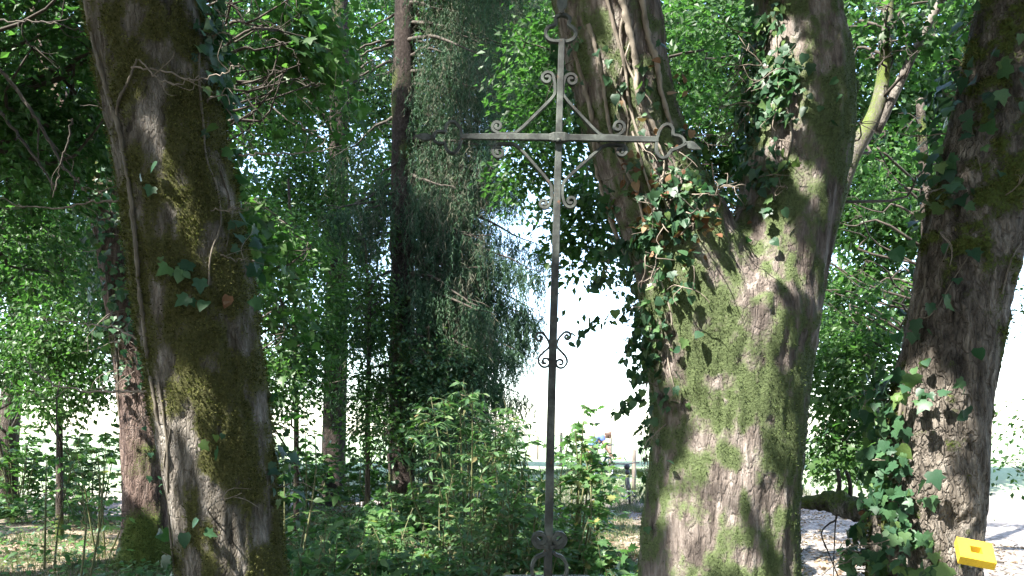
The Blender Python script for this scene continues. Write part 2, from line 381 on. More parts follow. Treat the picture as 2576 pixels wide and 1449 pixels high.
# pale trodden earth on the right, pale path and mown field beyond
npale = noise(14, 8, .7); pale = ramp(n, [(.36, (.09, .077, .068)), (.46, (.19, .168, .153)), (.56, (.28, .255, .238)), (.66, (.40, .375, .355))]); l.new(npale.outputs[0], pale.inputs[0])
right = rng_mask(sep.outputs[0], 3.4, 4.8, 1.6)
c_ = mixc(right, c_, pale.outputs[0])
path = rng_mask(sep.outputs[1], 18.5, 20.0, 2.4); c_ = mixc(path, c_, (.19, .165, .155))
nfield = noise(5, 6, .7); fld = ramp(n, [(.3, (.15, .21, .12)), (.7, (.27, .31, .2))]); l.new(nfield.outputs[0], fld.inputs[0])
field = rng_mask(sep.outputs[1], 22.0, 24.0, 2.4); c_ = mixc(field, c_, fld.outputs[0])
l.new(c_, b.inputs['Base Color']); b.inputs['Roughness'].default_value = .95; b.inputs['Specular IOR Level'].default_value = .1
bp = n.new('ShaderNodeBump'); bp.inputs['Strength'].default_value = .7; bp.inputs['Distance'].default_value = .03; l.new(nf.outputs[0], bp.inputs['Height']); l.new(bp.outputs[0], b.inputs['Normal'])
link('ground', gm, m, None, kind='structure', label='leaf strewn forest floor running out to a pale sunlit field')

# ------------------------------------------------------------------ trunks: tubes fused by voxel remesh, smoothed, then barked
def limb_from_rows(rows, d, dd=0.0):
    """rows: (row, left column, right column) of the silhouette -> centreline and radii at distance d"""
    pts = np.array([P((a + b_) / 2, y, d + dd * (1105 - y) / 1105) for y, a, b_ in rows]); r = np.array([(b_ - a) / 2 / F * d for y, a, b_ in rows])
    return pts, r

def resample(pts, r, n):
    q = curve(np.c_[pts, r], n); return q[:, :3], q[:, 3]

def fuse(tubes, blobs, voxel, smooth_it):
    mb = MB()
    for pts, r in tubes:
        p, rr = resample(pts, r, 50); mb.tube(p, rr, 32)
    for c, r in blobs:
        a = np.linspace(-1, 1, 11) * .98; mb.tube(np.array([c + np.array([0, 0, r * t]) for t in a]), r * np.sqrt(1 - a ** 2) + 1e-3, 20)
    me = mb.mesh('tmp'); o = bpy.data.objects.new('tmp', me); COL.objects.link(o)
    md = o.modifiers.new('r', 'REMESH'); md.mode = 'VOXEL'; md.voxel_size = voxel
    dg = bpy.context.evaluated_depsgraph_get(); ev = o.evaluated_get(dg); e = ev.to_mesh()
    V = np.empty(len(e.vertices) * 3, np.float32); e.vertices.foreach_get('co', V); V = V.reshape(-1, 3).astype(float)
    Q = np.empty(len(e.loops), np.int32); e.loops.foreach_get('vertex_index', Q); Q = Q.reshape(-1, 4)
    E = np.empty(len(e.edges) * 2, np.int32); e.edges.foreach_get('vertices', E); E = E.reshape(-1, 2)
    ev.to_mesh_clear(); bpy.data.objects.remove(o); bpy.data.meshes.remove(me)
    deg = np.bincount(E.ravel(), minlength=len(V))[:, None]
    for _ in range(smooth_it):
        S = np.zeros_like(V)
        for k in range(3):
            S[:, k] = np.bincount(E[:, 0], V[E[:, 1], k], len(V)) + np.bincount(E[:, 1], V[E[:, 0], k], len(V))
        V = .5 * V + .5 * S / deg
    return V, Q

def normals(V, Q):
    fn = np.cross(V[Q[:, 2]] - V[Q[:, 0]], V[Q[:, 3]] - V[Q[:, 1]]); N = np.zeros_like(V)
    for k in range(4):
        for c in range(3): N[:, c] += np.bincount(Q[:, k], fn[:, c], len(V))
    return unit(N)

def barkify(V, Q, kind, seed):
    N = normals(V, Q)
    big = (fbm(V * [2.2, 2.2, .7], 3, seed) - .5) * .06
    w_ = (fbm(V * 3, 2, seed + 9)[:, None] - .5) * [1.2, 1.2, 0]
    st_ = lambda q, k=2.6: np.clip((q - .5) * k + .5, 0, 1)
    if kind == 'strips':
        s = st_(fbm((V + w_ * .1) * [15, 15, 1.6], 2, seed + 3), 2.0); fine = st_(fbm(V * [26, 26, 5], 2, seed + 5), 2)
        h = (1 - np.abs(2 * s - 1)) * .014 + fine * .009
        h -= sstep(.53, .58, fbm(V * [8, 8, 2.6], 3, seed + 21)) * .008
    elif kind == 'plates':
        s = st_(fbm((V + w_ * .12) * [14, 14, 4.2], 2, seed + 3), 2.2); fine = st_(fbm(V * [27, 27, 12], 2, seed + 5), 2)
        h = sstep(.3, .6, s) * .016 + fine * .010
    else:
        s = st_(fbm((V + w_ * .1) * [12, 12, 2.4], 2, seed + 3)); fine = st_(fbm(V * [24, 24, 9], 2, seed + 5), 2)
        h = (1 - np.abs(2 * s - 1)) * .018 + fine * .010
    V2 = V + N * (big + h - .02)[:, None]
    return V2, normals(V2, Q)

def add_attr(me, name, vals):
    a = me.attributes.new(name, 'FLOAT', 'POINT'); a.data.foreach_set('value', np.asarray(vals, np.float32))

def big_trunk(root, tubes, blobs, voxel, kind, mat, seed, mossf, ntuft, tuftmat, tuft=(.012, .028)):
    V, Q = fuse(tubes, blobs, voxel, 75 if len(tubes) > 1 else 8)
    V, N = barkify(V, Q, kind, seed)
    ms = mossf(V, N); V = V + N * (sstep(.3, .8, ms) * .010)[:, None]; N = normals(V, Q)
    me = np_mesh('trunk', V, Q, True); add_attr(me, 'moss', ms)
    link('trunk', me, mat, root)
    # fuzzy moss tufts where the moss grows
    pr = np.clip(ms - .42, 0, .5) + 1e-6; px, py = pix(V); pr = pr * ((py > -60) & (py < 1500))
    i = rng.choice(len(V), ntuft, p=pr / pr.sum())
    pos = V[i] + rng.normal(size=(ntuft, 3)) * voxel * .6; nn = N[i]
    tip = unit(nn + rng.normal(size=(ntuft, 3)) * .55 + UP * .25)
    side = unit(np.cross(tip, rng.normal(size=(ntuft, 3))))
    sz = rng.uniform(*tuft, ntuft)[:, None]
    pos = pos - nn * .004
    VV = np.stack([pos - side * sz * .28, pos + side * sz * .28, pos + tip * sz], 1).reshape(-1, 3)
    link('moss', np_mesh('moss', VV, np.arange(ntuft * 3).reshape(-1, 3)), tuftmat, root, kind='stuff')
    return V, N, Q

# --- great mossy trunk on the left
t1 = thing('mossy_tree', 'thick dark trunk clad in brown-green moss, nearest tree on the left', 'tree', (P(640, 1105, 5)[0], 5, 0))
rows = [(-1500, 25, 225), (-900, 95, 330), (-400, 160, 432), (0, 222, 500), (200, 255, 532), (330, 282, 560), (450, 305, 585), (600, 325, 612), (800, 352, 642),
        (1000, 388, 667), (1200, 424, 692), (1320, 442, 702), (1449, 455, 716), (1600, 465, 745), (1720, 440, 790), (1850, 380, 860)]
tub1 = limb_from_rows(rows[1:][::-1], 5.0)
def moss1(V, N):
    q = fbm(V * [2.3, 2.3, 1.4], 4, 31); px, py = pix(V)
    bare = np.exp(-(((px - 385) / 75) ** 2 + ((py - 400) / 170) ** 2)) * .55 + np.exp(-(((px - 400) / 32) ** 2 + ((py - 1150) / 330) ** 2)) * .7
    bare += np.exp(-(((px - 560) / 90) ** 2 + ((py - 1350) / 110) ** 2)) * .25
    right = sstep(560, 690, px - (py - 700) * .1) * .2
    f = fbm(V * [9, 9, 5], 4, 32); return np.clip((q - .5) * 1.8 + (f - .5) * 3.2 + .62 - bare + right, 0, 1)
V1, N1, Q1 = big_trunk(t1, [tub1], [], .018, 'strips', M['bark_old'], 3, moss1, 70000, M['mossdark'], (.008, .02))

# --- forked giant on the right
D6 = 5.5
t6 = thing('forked_tree', 'huge forked trunk with bright moss and reddish bark, right of the iron cross', 'tree', (P(1800, 1105, D6)[0], D6, 0))
main = limb_from_rows([(1900, 1490, 2110), (1743, 1555, 2045), (1600, 1588, 2012), (1449, 1606, 2006), (1250, 1628, 2010), (1100, 1640, 2022), (950, 1640, 2034), (820, 1632, 2054), (780, 1640, 2058), (720, 1680, 2020), (670, 1760, 1950)], D6)
lefl = limb_from_rows([(1000, 1650, 1900), (800, 1622, 1900), (650, 1594, 1870), (540, 1556, 1812), (420, 1508, 1742), (300, 1470, 1712), (150, 1428, 1682), (0, 1395, 1655), (-300, 1330, 1570), (-700, 1250, 1450)], D6 - .14, -.1)
rigl = limb_from_rows([(1000, 1760, 2030), (800, 1800, 2060), (650, 1822, 2090), (540, 1848, 2112), (420, 1868, 2136), (300, 1880, 2150), (150, 1890, 2138), (0, 1893, 2112), (-300, 1900, 2090), (-800, 1900, 2060)], D6 - .14, .2)
burl = [(P(2128, 225, D6 + .2), .115), (P(1640, 1790, D6 - .2), .3), (P(1980, 1790, D6 - .25), .28)]
def moss6(V, N):
    q = fbm(V * [2.6, 2.6, 1.5], 4, 77); px, py = pix(V)
    b_ = np.exp(-(((px - 1760) / 130) ** 2 + ((py - 860) / 170) ** 2)) * .34 + np.exp(-(((px - 1700) / 120) ** 2 + ((py - 1200) / 190) ** 2)) * .22
    b_ += np.exp(-(((px - 2130) / 55) ** 2 + ((py - 230) / 130) ** 2)) * .5 + sstep(1960, 2020, px) * sstep(1050, 1250, py) * .3
    b_ += np.exp(-(((px - 1950) / 90) ** 2 + ((py - 620) / 90) ** 2)) * .22 + np.exp(-(((px - 1640) / 60) ** 2 + ((py - 480) / 90) ** 2)) * .2
    bare = np.exp(-(((px - 1890) / 34) ** 2 + ((py - 1000) / 300) ** 2)) * .5 + np.exp(-(((px - 2030) / 45) ** 2 + ((py - 700) / 260) ** 2)) * .45
    bare += np.exp(-(((px - 1720) / 45) ** 2 + ((py - 1390) / 120) ** 2)) * .35 + sstep(300, 0, py) * sstep(1760, 1650, px) * .4
    f = fbm(V * [13, 13, 8], 4, 78); return np.clip((q - .5) * 2.4 + (f - .5) * 3.6 + .47 + b_ * .7 + .14 * sstep(620, 760, py) - bare * .9, 0, 1)
V6, N6, Q6 = big_trunk(t6, [main, lefl, rigl], burl, .020, 'strips', M['bark_red'], 15, moss6, 60000, M['mossleaf'], (.006, .015))

# --- ivy tree at the right edge
t7 = thing('ivied_tree', 'rough grey-barked trunk at the right edge with ivy leaves up its sunlit side', 'tree', (P(2330, 1105, 5)[0], 5, 0))
rows = [(1850, 2070, 2560), (1720, 2140, 2500), (1600, 2175, 2465), (1449, 2190, 2455), (1200, 2212, 2472), (1000, 2246, 2486), (900, 2266, 2508), (800, 2288, 2525), (600, 2328, 2562), (400, 2374, 2610), (200, 2424, 2660), (0, 2470, 2710), (-300, 2545, 2780), (-800, 2680, 2880)]
tub7 = limb_from_rows(rows, 5.0)
def moss7(V, N):
    q = fbm(V * [3, 3, 2], 3, 41); f = fbm(V * 10, 4, 42); return np.clip((q - .5) * 1.6 + (f - .5) * 2.2 + .1, 0, 1)
V7, N7, Q7 = big_trunk(t7, [tub7], [], .018, 'plates', M['bark_plate'], 27, moss7, 6000, M['mossdark'])
# its low horizontal limb, mossy, reaching left behind the forked tree
mb = MB()
lp = curve([P(2340, 1330, 5.25), P(2240, 1300, 5.6), P(2170, 1286, 5.95), P(2110, 1270, 6.25), P(2095, 1262, 6.32), P(2040, 1264, 6.5), P(1960, 1258, 6.8), P(1880, 1240, 7.1)], 60)
lr = np.interp(np.linspace(0, 1, 60), [0, .2, .42, .56, .62, .7, 1], [.085, .085, .088, .084, .095, .07, .06]) * (1 + .05 * np.sin(np.arange(60) * 1.3))
V, Q = fuse([(lp, lr)], [(P(2118, 1250, 6.2), .06)], .014, 4); V, N = barkify(V, Q, 'rough', 52)
me = np_mesh('low_limb', V, Q, True); px_, py_ = pix(V); add_attr(me, 'moss', np.clip((fbm(V * 3, 3, 3) - .5) * 2 + .12 + .5 * sstep(2120, 2080, px_) + .25 * N[:, 2], 0, 1))
ll = link('low_limb', me, M['bark_plate'], t7, label='broken low limb, its left half covered in green moss')
mb = MB()
for a in ([(2108, 1250), (2112, 1215), (2106, 1180)], [(2132, 1262), (2140, 1238), (2136, 1205), (2128, 1185)]):
    c = curve([P(x, y, 6.25) for x, y in a], 8); mb.tube(c, np.linspace(.022, .014, 8), 8)
for a, r in (([(2105, 1290), (2102, 1308), (2085, 1318), (2066, 1342), (2082, 1385), (2108, 1449)], .008), ([(2103, 1300), (2101, 1330), (2098, 1390), (2096, 1460)], .006), ([(2066, 1342), (2075, 1375), (2080, 1380)], .004)):
    c = curve([P(x, y, 6.15) for x, y in a], 16); mb.tube(c, np.linspace(r, r * .6, 16), 6)
link('side_shoots', mb.mesh('side_shoots'), M['twig_dark'], t7)

# --- second trunk just behind the mossy one
D2 = 11.0
t2 = thing('ivied_tree', 'reddish trunk standing close behind the nearest mossy trunk on the left', 'tree', (P(375, 1105, D2)[0], D2, 0))
rows = [(1460, 268, 482), (1420, 290, 460), (1360, 306, 446), (1250, 312, 440), (1050, 304, 428), (850, 284, 402), (560, 235, 345), (420, 192, 285), (310, 150, 215), (230, 118, 165), (130, 84, 124), (0, 64, 102), (-400, 10, 45), (-900, -60, -35)]
def moss2(V, N):
    px, py = pix(V); return np.clip((fbm(V * 2, 3, 8) - .5) * 2 + .2 + .5 * sstep(1280, 1400, py), 0, 1)
V2_, N2_, Q2_ = big_trunk(t2, [limb_from_rows(rows, D2)], [(P(300, 1440, D2 - .3), .16), (P(455, 1440, D2 - .2), .14)], .03, 'rough', M['bark_brown'], 61, moss2, 5000, M['mossleaf'], (.02, .045))

# ------------------------------------------------------------------ generic smaller trees
def twigset(starts, ends, r0, r1, sides=5, bend=.12, n=7):
    mb = MB()
    for s, e in zip(starts, ends):
        L = np.linalg.norm(e - s); mid = (s + e) / 2 + rng.normal(size=3) * L * bend + UP * L * .06
        q = (s * .3 + e * .7) + rng.normal(size=3) * L * bend * .8
        mb.tube(curve([s, mid, q, e], n), np.linspace(r0, r1, n), sides)
    return mb

def small_tree(label, pts, rad, bark, ell, ncl, per, lsize, T, leaf, name='broadleaf_tree', nlimb=26, rad_cl=(.3, .6), sunthin=True, group=None, lr=(.035, .008), sides=14, cat='tree', flat=.3, nobj=0):
    pts = np.asarray(pts, float); b0 = pts[0]
    t = thing(name, label, cat, (b0[0], b0[1], gz(b0[0], b0[1])), group)
    p, r = resample(pts, np.asarray(rad, float), 40)
    r = r * (1 + .5 * np.exp(-np.linspace(0, 25, 40)) )
    mb = MB(); mb.tube(p, r, sides)
    V = np.vstack(mb.V); Q = np.vstack(mb.Q)
    me = np_mesh('trunk', V, Q, True); add_attr(me, 'moss', np.clip((fbm(V * 2.5, 3, 4) - .5) * 2 + .2, 0, 1)); link('trunk', me, bark, t)
    if not ncl: return t, p
    pos, tip, nrm, size, C = clumps(ell, ncl, per, lsize, flat, rad_cl)
    if sunthin:
        k = thin_for_sun(pos); pos, tip, nrm, size = pos[k], tip[k], nrm[k], size[k]
    # limbs reach from the trunk to the clumps, then twigs between clumps
    k = rng.choice(len(C), min(nlimb, len(C)), replace=False); E = C[k]
    zz = np.clip(E[:, 2] - np.linalg.norm(E[:, :2] - p[:, :2].mean(0), axis=1) * .45, p[0, 2] + .8, p[-1, 2])
    S = np.array([p[np.argmin(np.abs(p[:, 2] - z))] for z in zz])
    mb = twigset(S, E, lr[0], lr[1], 6, .1, 9)
    for e in range(len(E)):
        dd = np.linalg.norm(C - E[e], axis=1); nb = np.argsort(dd)[1:7]
        m2 = twigset(np.repeat(E[e][None], len(nb), 0), C[nb], lr[1], .003, 3, .12, 5); mb.add(np.vstack(m2.V), np.vstack(m2.Q))
    link('limbs', mb.mesh('limbs'), M['twig_dark'], t, kind='stuff')
    far = p[0][1] > 11; TJ = T_FAR if (far or T is T_OVAL) else T_FAR5
    emit_leaves(t, pos, tip, nrm, size, T, leaf, nobj, 'crown', TJ=TJ)
    return t, p

# ------------------------------------------------------------------ sunflecks (gaps cut into the crowns to place light, along the sun's direction)
TRUNK_AXES = [a[a[:, 2] < 4.9] for a in (resample(*tub1, 60)[0], resample(*main, 40)[0], resample(*lefl, 40)[0], resample(*rigl, 40)[0])]
for px, py, d, r in [(1740, 850, 5.05, .2), (1690, 780, 5.1, .14), (1800, 780, 5.0, .14), (1770, 960, 5.0, .10), (1890, 1010, 5.0, .1), (1905, 1150, 5.0, .05), (1880, 880, 5.0, .08),
                     (1715, 1385, 5.0, .09), (1800, 1290, 5.0, .05), (1660, 1200, 5.1, .08), (1870, 1400, 5.0, .05), (1950, 620, 5.1, .13), (1870, 690, 5.05, .12), (1760, 1140, 5.0, .06), (1820, 1210, 5.0, .05), (1690, 1290, 5.0, .06), (1940, 1290, 5.0, .05), (1990, 290, 5.3, .1), (1955, 190, 5.3, .14), (1945, 80, 5.3, .1), (1965, 390, 5.3, .06), (2050, 520, 5.2, .05),
                     (1590, 160, 5.0, .06), (1600, 250, 5.0, .05), (1690, 450, 5.0, .08), (1640, 330, 5.0, .06), (1660, 620, 5.0, .06),
                     (2290, 930, 4.75, .14), (2280, 1010, 4.75, .15), (2270, 1110, 4.75, .16), (2260, 1210, 4.75, .16), (2262, 1290, 4.75, .12), (2335, 840, 4.5, .05), (2350, 1085, 4.5, .05),
                     (390, 310, 4.7, .02), (430, 430, 4.65, .02), (405, 1150, 4.75, .05), (415, 1260, 4.75, .04), (400, 1040, 4.75, .04), (520, 1010, 4.65, .03), (560, 1370, 4.65, .04), (470, 560, 4.65, .03), (600, 860, 4.65, .04), (450, 120, 4.7, .04), (2456, 1383, 4.5, .13), (2060, 1255, 6.3, .12), (2130, 1270, 6.15, .1), (2190, 1285, 5.9, .1), (1960, 700, 5.1, .06), (1990, 900, 5.05, .05), (1960, 1050, 5.0, .05), (1150, 280, 15.5, .6), (1120, 480, 15.5, .5), (1240, 600, 15, .5), (1300, 800, 15, .6), (1180, 120, 15.5, .5), (1200, 900, 15, .4),
                     (345, 1000, 10.6, .12), (325, 890, 10.6, .12), (95, 60, 10.8, .3), (125, 190, 10.8, .25),
                     (1405, 380, 3.6, .1), (1404, 280, 3.6, .1), (1300, 350, 3.6, .07), (1480, 350, 3.6, .1), (1600, 350, 3.6, .1), (1700, 360, 3.6, .1), (1402, 480, 3.6, .1), (1401, 420, 3.6, .12), (1400, 560, 3.6, .1), (1460, 280, 3.6, .1), (1340, 300, 3.6, .08), (1405, 220, 3.6, .07), (1250, 350, 3.6, .05), (1550, 360, 3.6, .1),
                     (100, 1310, 14, .6), (190, 1400, 11.5, .4), (60, 1420, 11, .5), (260, 1330, 13, .4), (30, 1350, 12.5, .3), (230, 1215, 19, .8),
                     (2120, 1420, 11, .9), (2080, 1370, 13, .6), (2540, 1420, 11, 1.2), (2520, 1350, 14, 1.6),
                     (1480, 1180, 8, .45), (1200, 1120, 9, .7), (1000, 1360, 6.3, .35), (840, 1380, 6, .35), (1150, 1290, 7, .4), (1330, 1230, 8, .4), (930, 1220, 9, .4), (1080, 1180, 10, .5), (1260, 1330, 6.4, .25), (1420, 1340, 6.8, .3), (1560, 1330, 7, .25), (760, 1300, 8, .3), (1100, 1400, 6, .2), (770, 700, 13, .5), (880, 1300, 7, .4), (950, 1400, 5.8, .3), (1050, 1330, 6.6, .35), (1200, 1380, 6, .3), (1180, 1220, 8.4, .45), (1480, 1330, 6.6, .3), (1450, 1250, 8, .35), (1530, 1270, 7.5, .3), (1260, 1200, 8.6, .4), (1000, 1250, 8, .4), (790, 1400, 5.6, .25), (860, 1200, 9.5, .4), (1340, 1400, 6, .2), (640, 130, 7, .6), (720, 300, 7, .4), (700, 900, 12, .7), 
                     (2180, 620, 12, .5), (2150, 950, 12, .5), (1583, 1230, 21, .9), (1490, 1180, 23, 1.0), (1640, 1230, 22, .8), (1400, 1150, 27, 2.2), (1280, 1150, 26, 2.0), (1530, 1150, 27, 2.2), (1450, 1210, 21, 1.2), (1480, 1120, 9, .4), (1530, 1130, 8.5, .35), (2232, 130, 9, .12), (130, 830, 10, .5), (860, 150, 20, .6), (830, 1170, 20, .7), (1000, 1200, 16, .4), (250, 1000, 9, .4)]:
    p_ = P(px, py, d)
    if d > 5.5 and d < 15:                                   # such a gap would only light the big trunks in between
        ray = p_ + SUN * np.linspace(.3, 14, 120)[:, None]
        if min(np.linalg.norm(ray[:, None] - ax[None], axis=2).min() for ax in TRUNK_AXES) < .42 + r: continue
    SPOTS.append((p_, r))

for _ in range(16): SPOTS.append((P(rng.uniform(1650, 1975), rng.uniform(740, 1430), 5.02), rng.uniform(.012, .035)))
for _ in range(7): SPOTS.append((P(rng.uniform(420, 640), rng.uniform(500, 1400), 4.66), rng.uniform(.005, .02)))
for _ in range(9): SPOTS.append((P(rng.uniform(0, 300), rng.uniform(1260, 1440), 12.0), rng.uniform(.05, .2)))

def crown_on(root, ell, ncl, per, lsize, bark_pts, leaf=None):
    pos, tip, nrm, size, C = clumps(ell, ncl, per, lsize, .35, (.4, .85))
    k = thin_for_sun(pos + tip * size[:, None] * .5, .085); pos, tip, nrm, size = pos[k], tip[k], nrm[k], size[k]
    px, py = pix(pos); k = (pos[:, 1] < .5) | (py < -25); pos, tip, nrm, size = pos[k], tip[k], nrm[k], size[k]
    V, Fc = leafcloud(pos, tip, nrm, size, T_FAR)
    link('crown', np_mesh('crown', V, Fc), leaf or M['canopy'], root, kind='stuff')
    k = rng.choice(len(C), 16, replace=False); E = C[k]
    E = E[(pix(E)[1] < -150) | (E[:, 1] < 0)]
    S = np.array([bark_pts[rng.integers(len(bark_pts))] for _ in E])
    ok = np.array([thin_for_sun(S[i] + (E[i] - S[i]) * np.linspace(.1, 1, 30)[:, None], .22).all() for i in range(len(E))])
    if ok.sum() > 3: S, E = S[ok], E[ok]
    link('limbs', twigset(S, E, .06, .012, 6, .05, 9).mesh('limbs'), M['bark_dark'], root, kind='stuff')

crown_on(t1, [((-4.6, 3.6, 8.2), (2.6, 2.8, 1.5), 1.7), ((-2.2, 1.2, 8.4), (2.8, 2.8, 1.4)), ((-5.6, 0.5, 8.6), (3, 3, 1.5)), ((-5.2, 6.5, 8.8), (2.4, 2.2, 1.3))], 1500, 24, .25, [P(225, -700, 5), P(215, -800, 5), P(212, -890, 5)])
crown_on(t6, [((.8, 3.0, 8.6), (3.0, 3.0, 1.4)), ((3.4, 5.2, 9.0), (2.6, 2.6, 1.3)), ((-.6, 5.6, 8.8), (2.6, 2.0, 1.2)), ((2.2, 0.2, 9.2), (3, 2.6, 1.4))], 1300, 24, .25, [P(1365, -600, 5.3), P(1985, -700, 5.5), P(1350, -690, 5.3), P(1980, -790, 5.5)])
crown_on(t7, [((5.2, 3.2, 8.6), (2.6, 3.0, 1.4)), ((6.4, 6.5, 9.2), (2.2, 2.4, 1.3))], 550, 24, .25, [P(2760, -700, 5), P(2780, -790, 5)])
tb = thing('shade_tree', 'unseen tree added behind the viewer to shade the clearing', 'tree', (-6.5, -4.5, gz(-6.5, -4.5)))  # unseen tree put in for the shade of its crown
mb = MB(); q = curve([(-6.5, -4.5, -.2), (-6.4, -4.4, 3), (-6.1, -4.2, 6), (-5.8, -4, 8.6)], 20); mb.tube(q, np.linspace(.36, .14, 20), 14); me = mb.mesh('trunk'); link('trunk', me, M['bark_dark'], tb)
crown_on(tb, [((-5.5, -3.4, 8.4), (3.6, 3.0, 1.8)), ((-9, 1.5, 8.6), (2.6, 3.4, 1.8)), ((-2, -2.6, 9), (2.8, 2.4, 1.4)), ((-8.6, 6.5, 9), (2.2, 2.8, 1.4))], 1400, 24, .25, [q[14], q[17], q[19]])

# unseen trees added around the viewer to block skylight, coarse crowns to the ground
for k_, (x_, y_, lab_) in enumerate([(-12.5, -3, 'wood tree left of the viewer'), (-13.5, 4, 'wood tree beyond the left edge, near'), (-8, -10, 'wood tree behind the viewer to the left'), (-1, -10.5, 'wood tree right behind the viewer'), (6, -9, 'wood tree behind the viewer to the right'), (11, -3, 'wood tree right of the viewer'), (12.5, 4, 'wood tree beyond the right edge, near'), (-15.5, 11, 'wood tree beyond the left edge, far'), (1.5, -5.5, 'wood tree a few steps behind the viewer')]):
    tw_ = thing('unseen_wood_tree', lab_ + ', unseen, added to block skylight', 'tree', (x_, y_, gz(x_, y_)), 'unseen trees added around the viewer for shade')
    mb = MB(); q = curve([(x_, y_, -.2), (x_ + .1, y_, 3), (x_ + .2, y_ + .1, 7), (x_ + .2, y_ + .1, 11)], 16); mb.tube(q, np.linspace(.32, .1, 16), 12); link('trunk', mb.mesh('trunk'), M['bark_dark'], tw_)
    lo = 4.2 if k_ != 8 else 8.6
    crown_on(tw_, [((x_, y_, lo + 4.5), (3.6, 3.4, 4.0)), ((x_ - .5, y_ + .5, lo + .2), (3.2, 3.0, 2.2))] if k_ != 8 else [((x_, y_, 9.4), (3.2, 2.8, 1.6))], 300, 22, .42, [q[6], q[9], q[12]])

crown_on(t2, [((-8, 11, 11.5), (3.2, 3, 2)), ((-4, 12.5, 12.5), (3.2, 3, 2)), ((0, 11.5, 12), (3, 2.6, 1.8)), ((-11, 14, 13), (3, 3, 2.2)), ((-6, 16.5, 14.5), (4, 3, 2.2))], 1000, 24, .32, [P(10, -500, 11), P(-30, -700, 11)])  # unseen high crown added to shade the trees farther back
# ------------------------------------------------------------------ background broadleaf trees
def E(px, py, d, rx, ry, rz, wt=1.0): return (P(px, py, d), (rx, ry, rz), wt)
def gpt(px, d, dz=-.15):
    x = (px - CX) / F * d; return np.array([x, d, gz(x, d) + dz])

small_tree('leafy tree reaching in from beyond the upper left edge', [(-6.6, 8.4, -.2), (-6.5, 8.4, 2.5), (-6.2, 8.3, 5), (-6, 8.2, 7.5)], [.16, .13, .1, .05], M['bark_dark'],
           [E(110, 120, 8, 1.2, 1.2, .8, 2), E(60, 370, 8.6, 1.0, 1, .6, 1.4), E(230, 50, 8.4, .9, .8, .5), E(40, 620, 9, .6, .8, .5, .5), E(200, 330, 9, .5, .6, .4, .5)], 420, 26, .10, T_OVAL, M['beech'], nlimb=22)
small_tree('dark leaning trunk at the far left edge by the pale path', [gpt(12, 19), P(20, 1100, 19), P(48, 800, 19), P(78, 480, 19.2), P(95, 200, 19.3), P(100, -200, 19.4)], [.27, .24, .21, .17, .13, .06], M['bark_dark'],
           [E(60, 130, 18, 2.6, 2, 2.2, 2), E(190, 420, 17.5, 1.8, 2, 1.5, 1.6), E(20, 640, 17, 1.2, 1.6, 1.2, 1), E(170, 760, 16.5, 1.3, 1.4, .9, .8), E(230, 210, 18, 1.6, 2, 1.6, 1), E(60, 900, 16, 1.4, 1.4, .7, .9)], 1200, 34, .12, T_FAR, M['beech'], nlimb=36, rad_cl=(.4, .8))
small_tree('leafy maple spreading bright green boughs just right of the mossy trunk', [(-2.85, 7.6, -.2), (-3.05, 7.6, 2), (-3.3, 7.6, 4), (-3.75, 7.6, 7)], [.12, .11, .1, .06], M['bark_dark'],
           [E(640, 120, 7.2, .6, .7, .5, 2), E(590, 310, 7.2, .4, .6, .4, 1.3), E(740, 60, 7.6, .5, .8, .4, 1.6), E(720, 250, 7.5, .5, .6, .4, 1.4), E(650, 470, 7.6, .3, .5, .4, .8), E(700, 610, 8, .35, .4, .3, .6), E(680, 800, 8, .2, .4, .35, .3)], 330, 28, .10, T_MAPLE, M['maple'], nlimb=26, lr=(.02, .006), nobj=250)
small_tree('slim sapling with thin dark stem right of the mossy trunk', [gpt(745, 14.5), P(745, 1000, 14.5), P(738, 700, 14.4), P(725, 450, 14.2)], [.05, .045, .035, .02], M['bark_dark'],
           [E(710, 700, 13.5, .8, 1, 1.1, 2), E(690, 960, 13, .6, .9, .7, 1.2), E(765, 900, 14, .3, .8, .8, .7), E(640, 560, 13, .4, .8, .6, .6), E(775, 600, 14.5, .3, .8, .7, .5)], 330, 28, .10, T_OVAL, M['maple'], nlimb=22, lr=(.02, .006))
small_tree('tall straight trunk with a sunlit base left of the spruce', [gpt(838, 20.5), P(838, 1200, 20.5), P(845, 900, 20.5), P(850, 500, 20.4), P(855, 100, 20.3), P(858, -400, 20.3)], [.42, .32, .29, .26, .22, .1], M['bark_spruce'],
           [E(790, 120, 19.5, 2.4, 2, 2.2, 2), E(880, 420, 20.5, 1.7, 1.6, 1.4, 1.2), E(770, 500, 19, 1.2, 1.5, 1.2, 1), E(900, 780, 19.5, 1.0, 1, 1.2, .8), E(760, 860, 18.5, .8, 1, 1.0, .6), E(930, 150, 21, 1.6, 1.5, 2, 1.2)], 1100, 36, .12, T_FAR, M['beech'], nlimb=30, rad_cl=(.4, .75))
small_tree('background tree with its trunk half hidden behind the spruce curtain', [gpt(1105, 22), P(1110, 900, 22), P(1150, 600, 22), P(1245, 350, 22), P(1255, -300, 22)], [.26, .26, .25, .22, .1], M['bark_dark'],
           [E(1180, 90, 22, 3, 2, 2.6, 2.2), E(1340, 260, 21, 1.0, 1.4, 1.6, 1.2), E(1080, 330, 22, 1.6, 1.5, 2, 1), E(1340, 60, 21, 1.4, 1.5, 1.6, 1.2), E(1230, 480, 22, 1.1, 1.4, 1.2, .9), E(1120, 560, 22, 1.2, 1.2, 1.2, .8), E(1150, 250, 21.5, 2, 1, 1.6, 1.4)], 1500, 36, .13, T_FAR, M['maple'], nlimb=30, rad_cl=(.4, .8))
